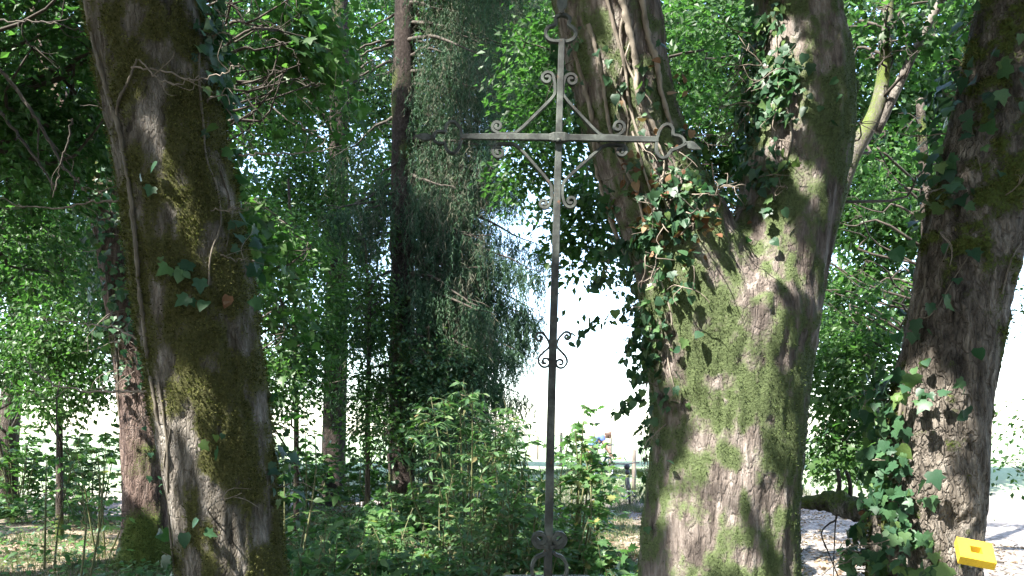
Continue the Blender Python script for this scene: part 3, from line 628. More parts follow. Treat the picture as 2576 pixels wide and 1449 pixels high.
small_tree('leafy tree filling the fork of the great trunk from behind', [(2.5, 9.2, -.2), (2.45, 9.2, 2.5), (1.55, 9.3, 4.6), (.9, 9.4, 7)], [.1, .09, .08, .05], M['bark_dark'],
           [E(1780, 120, 10, 1.0, 1, .9, 2), E(1800, 360, 9.6, .4, .7, .5, 1.6), E(1810, 450, 9.8, .3, .5, .35, .9), E(1490, 500, 8.6, .28, .4, .4, .8), E(1470, 620, 8.8, .18, .4, .25, .3), E(1400, 150, 9.6, .5, .7, .7, 1), E(1380, 330, 9.6, .4, .6, .5, .7), E(1340, 420, 9.8, .35, .5, .25, .35)], 500, 28, .095, T_OVAL, M['beech'], nlimb=26, lr=(.02, .006))
t8, p8 = small_tree('slender pale grey tree leaning behind the right fork', [gpt(1950, 9.2), P(1960, 1100, 9.2), P(2010, 800, 9.2), P(2085, 560, 9.2), P(2140, 400, 9.2), P(2205, 275, 9.2), P(2228, 130, 9.2), P(2236, -50, 9.2), P(2240, -300, 9.2)], [.13, .12, .12, .11, .10, .085, .065, .055, .045], M['bark_pale'],
           [E(2210, 210, 9.6, .8, .8, .9, 2), E(2290, 60, 9.4, .6, .8, .6, 1.4), E(2340, 330, 9.8, .5, .8, .9, 1.2), E(2120, 80, 9.6, .5, .7, .6, .9), E(2230, 90, 8.8, .4, .3, .6, 1.0), E(2190, 330, 8.8, .3, .3, .4, .6)], 300, 24, .10, T_MAPLE, M['beech'], nlimb=14, lr=(.02, .006), nobj=100)
mb = MB(); mb.tube(curve([P(2205, 330, 9.2), P(2260, 215, 9.15), P(2310, 110, 9.1), P(2390, -40, 9)], 16), np.linspace(.06, .042, 16), 10); link('fork', mb.mesh('fork'), M['bark_pale'], t8)
small_tree('bright maple with thin arching branches between the two right trunks', [(6.3, 12.2, -.2), (6.3, 12.2, 2), (6.4, 12.2, 4), (6.3, 12.3, 7)], [.14, .13, .11, .06], M['bark_dark'],
           [E(2190, 560, 12, 1.0, 1.2, .8, 2.2), E(2150, 760, 11.6, .8, 1, .8, 2.0), E(2130, 960, 11.4, .6, .9, .7, 1.8), E(2230, 960, 12, .6, 1, .9, 1.2), E(2260, 420, 12.4, 1, 1, .8, 1.2), E(2110, 1120, 11.2, .4, .7, .35, .6), E(2200, 1150, 11, .4, .6, .25, .35), E(2100, 640, 12.5, .7, 1, .7, 1.2)], 1050, 28, .10, T_MAPLE, M['maple'], nlimb=34, lr=(.022, .006), nobj=150)
small_tree('small-leaved tree leaning in at the right edge beyond the ivied trunk', [(7.9, 9.6, -.2), (7.8, 9.6, 2), (7.6, 9.6, 4), (7.4, 9.5, 6)], [.1, .09, .08, .04], M['bark_dark'],
           [E(2570, 500, 10.5, .3, .6, .6, 1), E(2560, 760, 10.5, .25, .5, .4, .8), E(2555, 1040, 9.6, .22, .3, .28, .5), E(2550, 1165, 9, .22, .3, .08, .25), E(2580, 200, 10.5, .6, .6, .8, 1)], 110, 22, .07, T_OVAL, M['beech'], nlimb=18, lr=(.012, .004))
small_tree('distant dense tree behind the upper left boughs', [gpt(-260, 24), P(-250, 900, 24), P(-230, 300, 24), P(-200, -300, 24)], [.4, .36, .28, .1], M['bark_dark'],
           [E(300, 60, 24, 4, 3, 3, 2), E(20, 250, 25, 3.5, 2, 3.2, 2), E(560, 250, 24, 3, 2.5, 3.5, 2), E(480, 700, 24, 2, 2, 2, .8), E(640, 620, 23, 1.8, 2, 1.6, 1), E(900, 560, 24, 1.4, 1.5, 1.6, .9), E(120, 620, 24, 2, 2, 1.6, .9), E(700, 160, 24.5, 2.5, 2, 2.5, 1.3), E(1000, 120, 26, 3, 2, 2.8, 2.2), E(1060, 430, 26, 2, 1.5, 2, 1.2), E(1300, 80, 26, 2.6, 2, 2.4, 1.4)], 2500, 34, .20, T_FAR, M['beech'], nlimb=40, rad_cl=(.5, 1.0))
small_tree('distant dense tree behind the boughs at upper right', [gpt(2420, 22), P(2420, 800, 22), P(2410, 300, 22), P(2400, -300, 22)], [.36, .33, .26, .1], M['bark_dark'],
           [E(2200, 80, 21, 3, 2.5, 2.8, 2), E(1850, 60, 22, 2.6, 2, 2.4, 1.6), E(2420, 350, 21, 2, 2, 2.4, 1.4), E(2230, 480, 21, 1.8, 2, 1.8, 1.4), E(2200, 760, 21, 1.8, 1.5, 1.4, .9), E(1480, 80, 24, 2, 2, 2, .8), E(2540, 150, 21, 2, 2, 2.5, 1.2), E(1700, 120, 23, 2, 2, 2.4, 1)], 2100, 34, .20, T_FAR, M['maple'], nlimb=40, rad_cl=(.5, 1.0))

small_tree('dark glossy holly growing against the right side of the spruce trunk', [gpt(1085, 14.6), P(1085, 1050, 14.6), P(1080, 900, 14.6), P(1078, 820, 14.6)], [.06, .05, .035, .02], M['bark_dark'],
           [E(1085, 900, 14.6, .5, .5, .7, 1.4), E(1130, 1010, 14.4, .5, .5, .5, 1.2), E(1105, 1080, 14.2, .4, .5, .4, .6), E(1160, 930, 14.6, .3, .4, .4, .5)], 150, 26, .09, T_OVAL, M['ivy'], name='holly', nlimb=14, lr=(.015, .005))
small_tree('light green sapling tree between the straight trunk and the spruce', [gpt(925, 15), P(925, 1000, 15), P(930, 800, 15), P(920, 620, 15)], [.05, .045, .035, .02], M['bark_dark'],
           [E(935, 780, 15, .3, .6, .9, 1.2), E(925, 980, 14.5, .35, .6, .7, 1.2), E(930, 600, 15.5, .3, .6, .6, .6), E(950, 1080, 14, .5, .6, .4, .8)], 150, 26, .10, T_OVAL, M['maple'], nlimb=16, lr=(.015, .005))
small_tree('airy young tree in front of the field between the two left trunks', [gpt(150, 13.5), P(150, 1000, 13.5), P(155, 750, 13.5), P(150, 560, 13.5)], [.06, .05, .04, .02], M['bark_dark'],
           [E(140, 620, 13.5, .9, .8, .7, 1.3), E(200, 820, 13, .7, .8, .6, 1.0), E(80, 860, 13, .7, .8, .5, .8), E(230, 960, 13, .4, .6, .4, .5), E(120, 1010, 12.5, .6, .6, .3, .5)], 330, 26, .10, T_MAPLE, M['maple'], nlimb=20, lr=(.015, .005))
# ------------------------------------------------------------------ weeping spruce
D5 = 16.0
t5 = thing('weeping_spruce', 'tall spruce with a dark straight trunk and long hanging curtains of twigs', 'tree', gpt(1012, D5, 0))
mb = MB(); pts = [gpt(1012, D5), P(1010, 1150, D5), P(1012, 800, D5), P(1014, 400, D5), P(1018, 0, D5), P(1022, -900, D5)]
p5, r5 = resample(np.array(pts), np.array([.36, .27, .255, .235, .2, .08]), 60); mb.tube(p5, r5 * (1 + .06 * rng.normal(size=60)), 18)
V = np.vstack(mb.V); me = np_mesh('trunk', V, np.vstack(mb.Q), True); add_attr(me, 'moss', np.clip((fbm(V * 2, 3, 9) - .5) * 2 + .15, 0, 1)); link('trunk', me, M['bark_spruce'], t5)
SP, SL, SD = [], [], []
mbb = MB()
def spruce_branch(z0, az, L, droop, dens, slen, dead):
    s = p5[np.argmin(np.abs(p5[:, 2] - z0))]; dh = np.array([math.cos(az), math.sin(az), 0])
    t = np.linspace(0, 1, 14)
    c = s + dh * (L * t)[:, None] + UP * (-droop * L * t ** 1.6 + .22 * L * t ** 4 * droop)[:, None] + np.cumsum(rng.normal(size=(14, 3)) * .02, 0)
    mbb.tube(c, np.linspace(.028 + .008 * L, .006, 14), 6)
    n = int(L * dens); tt = rng.uniform(.12, 1.0, n); k = np.clip((tt * 13).astype(int), 0, 12); f = (tt * 13 - k)[:, None]
    q = c[k] * (1 - f) + c[k + 1] * f
    sd = np.cross(dh, UP); off = rng.normal(size=n) * .42 * (1.1 - tt * .8)
    q = q + sd * off[:, None] - UP * np.abs(off)[:, None] * .5 + rng.normal(size=(n, 3)) * .05
    keepq = ~((np.abs(q[:, 0] - s[0]) < .3) & (q[:, 1] < s[1] - .1) & (rng.uniform(size=n) < .75)); q = q[keepq]; tt = tt[keepq]; n = len(q)
    SP.append(q); SL.append(slen * rng.uniform(.35, 1.15, n) * (.55 + .6 * np.sin(np.pi * np.clip(tt, .1, .95)))); SD.append(rng.uniform(size=n) < dead)
for z0 in np.arange(2.4, 15.5, .26):
    for _ in range(2):
        az = rng.uniform(-1.0, 1.1) if rng.uniform() < .74 else rng.uniform(1.1, 4.2)
        right = math.cos(az)
        L = rng.uniform(1.5, 2.9) * (1.05 if right > .2 else .62) * (1.15 if z0 > 10.4 else 1)
        spruce_branch(z0 + rng.uniform(0, .2), az, L, rng.uniform(.32, .62), 66 if z0 < 11 else 30, 1.05, .36 if z0 > 4.6 else .15)
for z0, az, L in ((5.2, -.15, 2.8), (4.7, .1, 2.6), (4.4, -.45, 2.5), (5.7, .3, 2.9), (3.9, -.1, 2.1), (6.2, -.3, 2.9), (6.8, 0., 2.9), (5.0, -.8, 2.4), (3.6, .2, 2.0), (4.1, -.7, 2.2)):
    spruce_branch(z0, az, L, .5, 105, 1.0, .05)
for z0 in np.arange(5.4, 11.8, .22):
    spruce_branch(z0 + rng.uniform(0, .2), rng.uniform(-.6, .5), rng.uniform(1.2, 2.5), rng.uniform(.25, .5), 58, 1.15, .45)
link('branches', mbb.mesh('branches'), M['twig_dark'], t5)
SP = np.vstack(SP); SL = np.concatenate(SL); SD = np.concatenate(SD)
kp = thin_for_sun(SP); SP, SL, SD = SP[kp], SL[kp], SD[kp]
def strands(P0, L, nseg, perseg, nl, nw, mat, name):
    n = len(P0); sway = rng.normal(size=(n, 2)) * .2
    t = np.linspace(0, 1, nseg * perseg + 1)[1:][None]
    x = P0[:, None] + np.stack([sway[:, :1] * t * L[:, None] + .03 * np.sin(t * 9 + rng.uniform(0, 6, (n, 1))), sway[:, 1:] * t * L[:, None] + 0 * t, -t * L[:, None]], -1)
    m = nseg * perseg; x = x.reshape(-1, 3); k = len(x)
    dirs = unit(np.c_[rng.normal(size=(k, 2)) * .55, -rng.uniform(.5, 1.1, k)]); side = unit(np.cross(dirs, rng.normal(size=(k, 3))))
    ln = nl * rng.uniform(.6, 1.3, (k, 1)); w_ = nw
    V = np.stack([x - side * w_, x + side * w_, x + dirs * ln], 1).reshape(-1, 3)
    Fn = np.arange(k * 3).reshape(-1, 3)
    link(name, np_mesh(name, V, Fn), mat, t5, kind='stuff')
strands(SP[~SD], SL[~SD], 11, 3, .085, .0085, M['needle'], 'needle_curtain')
strands(SP[SD], SL[SD] * 1.1, 9, 2, .15, .004, M['deadneedle'], 'bare_hanging_twigs')

# ------------------------------------------------------------------ ivy on the trunks
def ivy(label, V, N, base, blobs, nleaf, lsize, nobj, stems, off=(.02, .10), twigs=0, T=None, withered=0, wblobs=(), twlen=(.2, .6), stemmat=None, d_front=None, group='ivy climbing the trunks'):
    t = thing('ivy', label, 'ivy', base, group)
    px, py = pix(V); dens = np.zeros(len(V))
    for bx, by, sx, sy, wt in blobs: dens += wt * np.exp(-(((px - bx) / sx) ** 2 + ((py - by) / sy) ** 2))
    dens *= (py > -150) & (py < 1550) & ~((px > 2365) & (px < 2520) & (py > 1300) & (py < 1470)) & ~((px < 2215) & (px > 2100) & (py > 1225) & (py < 1325))
    dens *= sstep(.35, .6, fbm(V * 4, 2, 90)) + .15
    i = rng.choice(len(V), nleaf, p=dens / dens.sum())
    nn = N[i]; o = rng.uniform(*off, nleaf) ** 1.0
    pos = V[i] + nn * o[:, None] + rng.normal(size=(nleaf, 3)) * .015
    nrm = unit(nn * .75 + UP * .45 + rng.normal(size=(nleaf, 3)) * .35); tip = unit(-UP * .8 + nn * .25 + rng.normal(size=(nleaf, 3)) * .55)
    size = lsize * rng.uniform(.45, 1.2, nleaf)
    front = ((CAMP - pos) * nn).sum(1) > 0
    emit_leaves(t, pos, tip, nrm, size, T or (T_IVY + T_IVY2), M['ivy'], nobj, score=np.where(front, size, size * .01))
    # stems hug the bark: nearest front vertex to each drawn point
    fr = ((CAMP - V) * N).sum(1) > -.3
    Vf, Nf = V[fr], N[fr]; pf = np.stack([px[fr], py[fr]], 1)
    for st, r0, r1 in stems:
        st = curve(np.c_[np.array(st, float), np.zeros(len(st))], max(12, 7 * len(st)))[:, :2]
        q = []
        for a in st:
            dd = ((pf - a) ** 2).sum(1); j = np.argsort(dd)[:6] if len(dd) > 6 else [0]
            c = Vf[j].mean(0) + Nf[j].mean(0) * (r0 * .9 + .012); dpt = c[1]; q.append(P(a[0], a[1], dpt))
        q = np.array(q); q[1:-1] = (q[:-2] + 2 * q[1:-1] + q[2:]) / 4; q += rng.normal(size=q.shape) * r0 * .12
        mb = MB(); mb.tube(q, np.linspace(r0, r1, len(q)) * (1 + .12 * rng.normal(size=len(q))), 9); link('stem', mb.mesh('stem'), stemmat or M['vine'], t)
    if twigs:
        mb = MB(); i = rng.choice(len(V), twigs, p=dens / dens.sum()); lp, lt, ln_, ls = [], [], [], []
        for j in i:
            L = rng.uniform(*twlen); d0 = unit((N[j] + rng.normal(size=3) * .7 - UP * .1)[None])[0]; s = V[j]
            c = [s]; d_ = d0
            for _ in range(6): d_ = unit((d_ + rng.normal(size=3) * .28 - UP * .1)[None])[0]; c.append(c[-1] + d_ * L / 6)
            c = np.array(c); mb.tube(curve(c, 10), np.linspace(.0055, .002, 10), 5)
            for _ in range(2):
                k = rng.integers(2, 6); e = c[k] + unit((d_ + rng.normal(size=3) * .9)[None])[0] * L * .35
                mb.tube(curve([c[k], (c[k] + e) / 2 + rng.normal(size=3) * .02, e], 6), np.linspace(.003, .0015, 6), 4)
        link('twigs', mb.mesh('twigs'), M['twig'], t, kind='stuff')
    if withered:
        dens = np.zeros(len(V))
        for bx, by, sx, sy, wt in wblobs: dens += wt * np.exp(-(((px - bx) / sx) ** 2 + ((py - by) / sy) ** 2))
        i = rng.choice(len(V), withered, p=dens / dens.sum()); nn = N[i]
        pos = V[i] + nn * rng.uniform(.01, .09, withered)[:, None]
        emit_leaves(t, pos, unit(rng.normal(size=(withered, 3)) - UP * .5), unit(nn + rng.normal(size=(withered, 3)) * .6), lsize * rng.uniform(.5, 1.1, withered), T_OVAL + T_IVY2, M['withered'], withered, 'withered_foliage', 'withered_leaf')
    return t

ivy('ivy with many glossy leaves and ropy stems clothing both arms of the forked trunk', V6, N6, t6.location,
    [(1950, 180, 55, 190, 1.1), (1900, 330, 50, 140, .8), (1700, 480, 70, 110, .8), (1665, 620, 60, 110, .65), (1670, 800, 45, 120, .6), (1690, 950, 35, 90, .5), (1650, 1080, 24, 110, .3), (1450, 250, 40, 200, .25), (1560, 330, 90, 150, .3), (1540, 560, 35, 90, .25), (2080, 230, 40, 60, .10), (1640, 690, 35, 120, .2), (1740, 540, 50, 60, .5)],
    2300, .064, 300,
    [([(1560, -30), (1580, 60), (1600, 150), (1605, 240), (1650, 330)], .024, .017), ([(1610, -30), (1630, 90), (1650, 150), (1665, 240), (1690, 320)], .021, .015), ([(1520, -30), (1545, 70), (1570, 160), (1585, 270), (1620, 380)], .012, .009), ([(1585, -20), (1560, 90), (1590, 190), (1640, 260)], .008, .006),
     ([(1480, 60), (1500, 130), (1520, 230), (1535, 330), (1560, 400), (1600, 480), (1625, 580)], .014, .010), ([(1440, 110), (1465, 200), (1490, 300), (1500, 420), (1530, 540), (1570, 640)], .018, .012),
     ([(1590, 330), (1620, 430), (1650, 520), (1670, 620)], .009, .006), ([(1640, 330), (1670, 400), (1665, 480), (1690, 560)], .008, .005), ([(1950, 60), (1960, 200), (1990, 330), (1970, 430)], .008, .005), ([(1600, 60), (1560, 200), (1580, 300), (1570, 380)], .007, .005),
     ([(1660, 700), (1690, 800), (1680, 900), (1700, 990)], .006, .004)],
    (.015, .09), 150, None, 290, [(1700, 580, 70, 60, 1.6), (1680, 540, 60, 90, 1), (1640, 420, 60, 80, .8), (1740, 560, 60, 50, .8), (1620, 300, 60, 80, .3)], (.15, .45), M['vine_pale'])
ivy('ivy with large pale-veined leaves up the sunlit left side of the rightmost trunk', V7, N7, t7.location,
    [(2240, 1130, 45, 190, 1.2), (2270, 1250, 55, 110, .8), (2220, 1380, 45, 90, .8), (2300, 1380, 60, 60, .6), (2340, 1000, 60, 150, .25), (2400, 400, 50, 330, .3), (2500, 250, 70, 260, .22), (2450, 560, 60, 130, .22), (2220, 980, 30, 90, .5)],
    620, .092, 300,
    [([(2230, 1440), (2245, 1300), (2255, 1180), (2262, 1050), (2280, 930), (2300, 820), (2330, 700)], .012, .007), ([(2212, 1300), (2235, 1180), (2240, 1080), (2262, 980), (2270, 900)], .01, .007), ([(2250, 1270), (2270, 1150), (2275, 1040), (2295, 950)], .009, .006), ([(2222, 1240), (2228, 1120), (2250, 1000)], .008, .006),
     ([(2300, 800), (2345, 790), (2400, 700), (2440, 640)], .005, .003), ([(2420, 160), (2440, 300), (2470, 440)], .004, .003), ([(2520, 740), (2545, 650), (2576, 600)], .006, .005)],
    (.03, .16), 50, T_IVY + T_IVY[:1] + T_IVY2[:1], 6, [(2300, 1300, 60, 80, 1)], (.15, .4))
ivy('sparse ivy with one thick stem along the left edge of the nearest mossy trunk', V1, N1, t1.location,
    [(470, 700, 40, 50, 1.4), (400, 430, 40, 40, .3), (530, 760, 60, 30, .6), (500, 1330, 40, 35, 1.2), (520, 1110, 35, 25, .8), (690, 1050, 14, 300, .7), (520, 60, 40, 120, 1.5), (560, 200, 40, 150, 1.0), (440, 790, 40, 30, .6), (600, 420, 30, 200, .7), (470, 1420, 40, 30, .6)],
    330, .085, 220,
    [([(213, -20), (230, 80), (255, 180), (285, 280), (305, 350), (325, 470), (340, 600), (350, 720), (365, 850), (380, 960), (398, 1060)], .016, .011), ([(290, 300), (300, 250), (322, 205), (345, 150)], .010, .006),
     ([(510, 60), (500, 170), (510, 300), (520, 400), (545, 470), (555, 560), (530, 640), (525, 720)], .008, .005), ([(555, 430), (580, 520), (570, 620)], .006, .004), ([(400, 960), (420, 1120), (425, 1300), (440, 1449)], .008, .006), ([(430, 1080), (412, 1180), (428, 1290), (445, 1380)], .006, .004)],
    (.03, .13), 26, None, 3, [(565, 755, 14, 14, 1)], (.2, .55))
ivy('ivy bushing around the upper part of the reddish trunk on the left', V2_, N2_, t2.location,
    [(290, 640, 60, 160, 1), (330, 800, 50, 70, .8), (240, 430, 50, 120, .8), (350, 930, 40, 60, .7), (400, 1100, 20, 140, .4), (190, 330, 40, 60, .6)],
    1200, .095, 150, [([(300, 1050), (290, 850), (260, 650), (230, 480)], .015, .01)], (.03, .3), 60, None, 0, (), (.4, 1.2))

Vs = np.vstack([p5[k] + r5[k] * np.array([math.cos(a), math.sin(a), 0]) for k in range(60) for a in np.linspace(0, 2 * math.pi, 24)[:-1]])
Ns = np.vstack([[math.cos(a), math.sin(a), 0] for k in range(60) for a in np.linspace(0, 2 * math.pi, 24)[:-1]])
ivy('dark ivy ruffling the lower half of the spruce trunk', Vs, Ns, t5.location, [(1010, 900, 50, 90, 1), (1010, 1060, 50, 90, .8), (1010, 1190, 50, 50, .5), (1010, 760, 50, 80, .4)], 420, .10, 60, [], (.03, .28), 20, None, 0, (), (.3, .8))
# long bare twigs reaching out of the left ivy
def twig_line(mb, pts, d0, d1, r0, r1, forks=3):
    k = len(pts); c = curve([P(x, y, d0 + (d1 - d0) * i / (k - 1)) for i, (x, y) in enumerate(pts)], 6 * k); c[1:-1] += rng.normal(size=(len(c) - 2, 3)) * .006
    mb.tube(c, np.linspace(r0, r1, len(c)), 6)
    for _ in range(forks):
        i = rng.integers(len(c) // 4, len(c) - 2); d_ = unit((c[i + 1] - c[i - 1])[None])[0]; L = rng.uniform(.12, .35)
        e = c[i] + unit((d_ + rng.normal(size=3) * .6)[None])[0] * L; m_ = (c[i] + e) / 2 + rng.normal(size=3) * .02
        mb.tube(curve([c[i], m_, e], 8), np.linspace(r1 * .9, r1 * .4, 8), 5)
tw = thing('ivy_runners', 'bare pale twigs forking out to both sides of the mossy trunk', 'ivy', t1.location, 'ivy climbing the trunks')
for pts, a, b_, r0, r1 in [
    ([(300, 505), (220, 512), (140, 522), (60, 518), (0, 500)], 4.9, 5.0, .007, .003), ([(395, 985), (330, 985), (260, 985), (180, 978), (110, 955), (60, 900)], 4.8, 5.2, .009, .004),
    ([(370, 870), (310, 830), (250, 820), (190, 812), (110, 802)], 4.9, 5.3, .008, .003), ([(330, 170), (400, 175), (480, 200), (560, 185), (600, 160)], 4.6, 4.4, .006, .003),
    ([(350, 150), (390, 190), (440, 215), (500, 190)], 4.6, 4.4, .005, .003), ([(600, 390), (680, 388), (740, 385), (800, 380), (860, 365)], 4.9, 5.3, .007, .003), ([(740, 300), (790, 330), (830, 300), (860, 270)], 5.2, 5.4, .005, .002),
    ([(530, 530), (590, 528), (640, 522)], 4.6, 4.6, .004, .002), ([(555, 640), (590, 655), (625, 650)], 4.6, 4.6, .005, .002), ([(0, 175), (60, 250), (110, 330), (160, 420), (200, 460)], 7.5, 7.0, .018, .01), ([(0, 280), (60, 360), (110, 430), (140, 470)], 7.5, 7.2, .016, .008),
    ([(150, 960), (142, 1050), (150, 1150), (160, 1260)], 8.5, 8.5, .008, .006), ([(180, 300), (168, 370), (150, 420), (140, 480)], 6.5, 6.5, .008, .005), ([(0, 50), (80, 55), (140, 60), (215, 78)], 5.5, 5.0, .006, .004), ([(640, 70), (700, 78), (770, 95), (830, 130)], 6.6, 7.2, .01, .004)]:
    mb = MB(); twig_line(mb, pts, a, b_, r0, r1); link('twig', mb.mesh('twig'), M['twig'] if a < 5.5 else M['twig_dark'], tw)

# ------------------------------------------------------------------ wrought-iron cross (traced in its own plane, real bar sections)
DC = 3.6
def ZA(u, v): return ((1500 + u / 1.7672) * .67083, (v / 1.7672) * .67083)
def ZB(u, v): return ((1950 + u / 4.027) * .67083, (v / 4.027) * .67083)
def ZC(u, v): return ((1900 + u / 1.4348) * .67083, (1150 + v / 1.4348) * .67083)
m, n, l = newmat('weathered_iron'); b = n['Principled BSDF']; tc = n.new('ShaderNodeTexCoord')
n1 = n.new('ShaderNodeTexNoise'); n1.inputs['Scale'].default_value = 9; n1.inputs['Detail'].default_value = 6; n1.inputs['Roughness'].default_value = .7; l.new(tc.outputs['Object'], n1.inputs['Vector'])
r1 = ramp(n, [(.36, (.018, .019, .018)), (.5, (.045, .05, .046)), (.66, (.10, .112, .10))]); l.new(n1.outputs[0], r1.inputs[0])
n2 = n.new('ShaderNodeTexNoise'); n2.inputs['Scale'].default_value = 26; n2.inputs['Detail'].default_value = 7; n2.inputs['Roughness'].default_value = .75; l.new(tc.outputs['Object'], n2.inputs['Vector'])
r2 = ramp(n, [(.60, (0, 0, 0)), (.72, (1, 1, 1))]); l.new(n2.outputs[0], r2.inputs[0])
mx = n.new('ShaderNodeMix'); mx.data_type = 'RGBA'; l.new(r2.outputs[0], mx.inputs[0]); l.new(r1.outputs[0], mx.inputs[6]); mx.inputs[7].default_value = (.16, .07, .04, 1)
l.new(mx.outputs[2], b.inputs['Base Color']); b.inputs['Roughness'].default_value = .6; b.inputs['Metallic'].default_value = .1; b.inputs['Specular IOR Level'].default_value = .3
bp = n.new('ShaderNodeBump'); bp.inputs['Strength'].default_value = .35; bp.inputs['Distance'].default_value = .004; l.new(n2.outputs[0], bp.inputs['Height']); l.new(bp.outputs[0], b.inputs['Normal'])
M['iron'] = m

def bar2d(mb, pts, wid, dep, dy=0.0, ch=.18):
    """flat bar following a polyline in the cross plane; wid = in-plane width (px on the sheet), dep = depth in metres"""
    p = np.array([P(x, y, DC)[[0, 2]] for x, y in pts]); n = len(p); w_ = np.broadcast_to(np.asarray(wid, float) * 1.1, (n,)) / F * DC / 2
    t = np.gradient(p, axis=0); t /= np.maximum(np.linalg.norm(t, axis=1, keepdims=True), 1e-9); nn = np.stack([-t[:, 1], t[:, 0]], 1)
    dep = np.broadcast_to(np.asarray(dep, float), (n,)) / 2; prof = [(-1, -1 + ch), (-1 + ch, -1), (1 - ch, -1), (1, -1 + ch), (1, 1 - ch), (1 - ch, 1), (-1 + ch, 1), (-1, 1 - ch)]
    V = np.array([[[p[i, 0] + nn[i, 0] * a * w_[i], DC + dy + b_ * dep[i], p[i, 1] + nn[i, 1] * a * w_[i]] for a, b_ in prof] for i in range(n)]).reshape(-1, 3)
    k = 8; Q = [[i * k + j, i * k + (j + 1) % k, (i + 1) * k + (j + 1) % k, (i + 1) * k + j] for i in range(n - 1) for j in range(k)]
    for b0 in (0, (n - 1) * k): Q += [[b0, b0 + 1, b0 + 2, b0 + 3], [b0, b0 + 3, b0 + 4, b0 + 7], [b0 + 4, b0 + 5, b0 + 6, b0 + 7]]
    mb.add(V, Q)
def c2(pts, n=40): return curve(np.c_[np.array(pts, float), np.zeros(len(pts))], n)[:, :2]
def spiral(cen, start, turns, sgn, n=34, end=.16):
    cen = np.array(cen, float); v = np.array(start, float) - cen; r0 = np.hypot(*v); a0 = math.atan2(v[1], v[0])
    t = np.linspace(0, 1, n); r = r0 * (1 - t * (1 - end)); a = a0 + sgn * turns * 2 * math.pi * t
    return np.stack([cen[0] + r * np.cos(a), cen[1] + r * np.sin(a)], 1)
base_z = 1.128
cross = thing('wayside_cross', 'tall grey wrought-iron cross with scrolled braces and trefoil ends', 'cross', (P(1378, 1449, DC)[0], DC, base_z))
def iron(name, fn):
    mb = MB(); fn(mb); o = link(name, mb.mesh(name, False), M['iron'], cross); return o
iron('post', lambda mb: bar2d(mb, c2([(1413, 102), (1409, 240), (1406, 345), (1402, 480), (1399, 600), (1394, 760), (1390, 900), (1385, 1100), (1381, 1300), (1378, 1449), (1377, 1500)], 60), np.interp(np.linspace(0, 1, 60), [0, .25, .3, 1], [14, 15.5, 16.5, 20]), .034))
iron('crossbar', lambda mb: bar2d(mb, [ZA(*q) for q in ((408, 920), (520, 921), (640, 922), (800, 923), (985, 926), (1000, 926), (1015, 926), (1090, 927), (1105, 928), (1120, 928), (1330, 932), (1420, 934), (1500, 936), (1600, 938), (1705, 940))],
     [11, 13, 14.2, 14.6, 14.6, 17, 21, 21, 17, 14.6, 15, 14.6, 13, 13, 12], [.012, .014, .016, .016, .018, .022, .026, .026, .022, .018, .016, .016, .014, .014, .012], -.026))
def rivet(mb):
    c = ZA(1052, 930); p = P(*c, DC - .042); a = np.linspace(0, 1, 6); mb.tube(np.array([p + np.array([0, -.010 * t, 0]) for t in a]), .011 * np.sqrt(1 - a ** 2 * .96), 12)
iron('rivet', rivet)
def left_trefoil(mb):
    bar2d(mb, c2([ZA(*q) for q in ((410, 925), (405, 870), (372, 826), (335, 822), (306, 850), (300, 884), (258, 884), (230, 902), (225, 926), (240, 953), (272, 964), (302, 962), (306, 988), (328, 1020), (362, 1026), (396, 985), (409, 930))], 80), 6.2, .022, -.02)
def spear(mb, a, b_, wmax):
    a, b_ = np.array(a), np.array(b_); bar2d(mb, [a + (b_ - a) * t for t in np.linspace(0, 1, 9)], wmax * np.array([.3, .55, .85, 1, .95, .8, .55, .3, .06]), [.012, .014, .014, .014, .012, .01, .008, .006, .004], -.02)
fo = iron('finial', left_trefoil); mb = MB(); spear(mb, ZA(228, 925), ZA(92, 912), 17); link('leaf_tip', mb.mesh('leaf_tip', False), M['iron'], fo)
def right_trefoil(mb):
    bar2d(mb, c2([ZA(*q) for q in ((1696, 938), (1712, 885), (1738, 848), (1773, 840), (1800, 866), (1806, 906), (1840, 915), (1868, 934), (1882, 966))], 46), 6.8, .022, -.02)
    bar2d(mb, c2([ZA(*q) for q in ((1694, 946), (1692, 985), (1700, 1030), (1726, 1058), (1762, 1050), (1790, 1012), (1830, 996), (1866, 978), (1888, 966))], 46), 6.8, .022, -.02)
fo = iron('finial', right_trefoil); mb = MB(); spear(mb, ZA(1876, 960), ZA(1990, 1000), 19); link('leaf_tip', mb.mesh('leaf_tip', False), M['iron'], fo)
def top_trefoil(mb):
    bar2d(mb, c2([ZB(*q) for q in ((600, 628), (515, 628), (430, 598), (388, 525), (400, 445), (455, 402), (522, 380), (545, 330), (532, 288), (562, 250), (622, 224))], 46), 7.5, .022, 0)
    bar2d(mb, c2([ZB(*q) for q in ((600, 632), (700, 636), (790, 602), (836, 535), (830, 470), (786, 422), (742, 388), (736, 340), (754, 290), (702, 242), (624, 222))], 46), 7.5, .022, 0)
fo = iron('finial', top_trefoil); mb = MB(); spear(mb, ZB(624, 240), ZB(640, -150), 24); link('leaf_tip', mb.mesh('leaf_tip', False), M['iron'], fo)
BW = 6.6
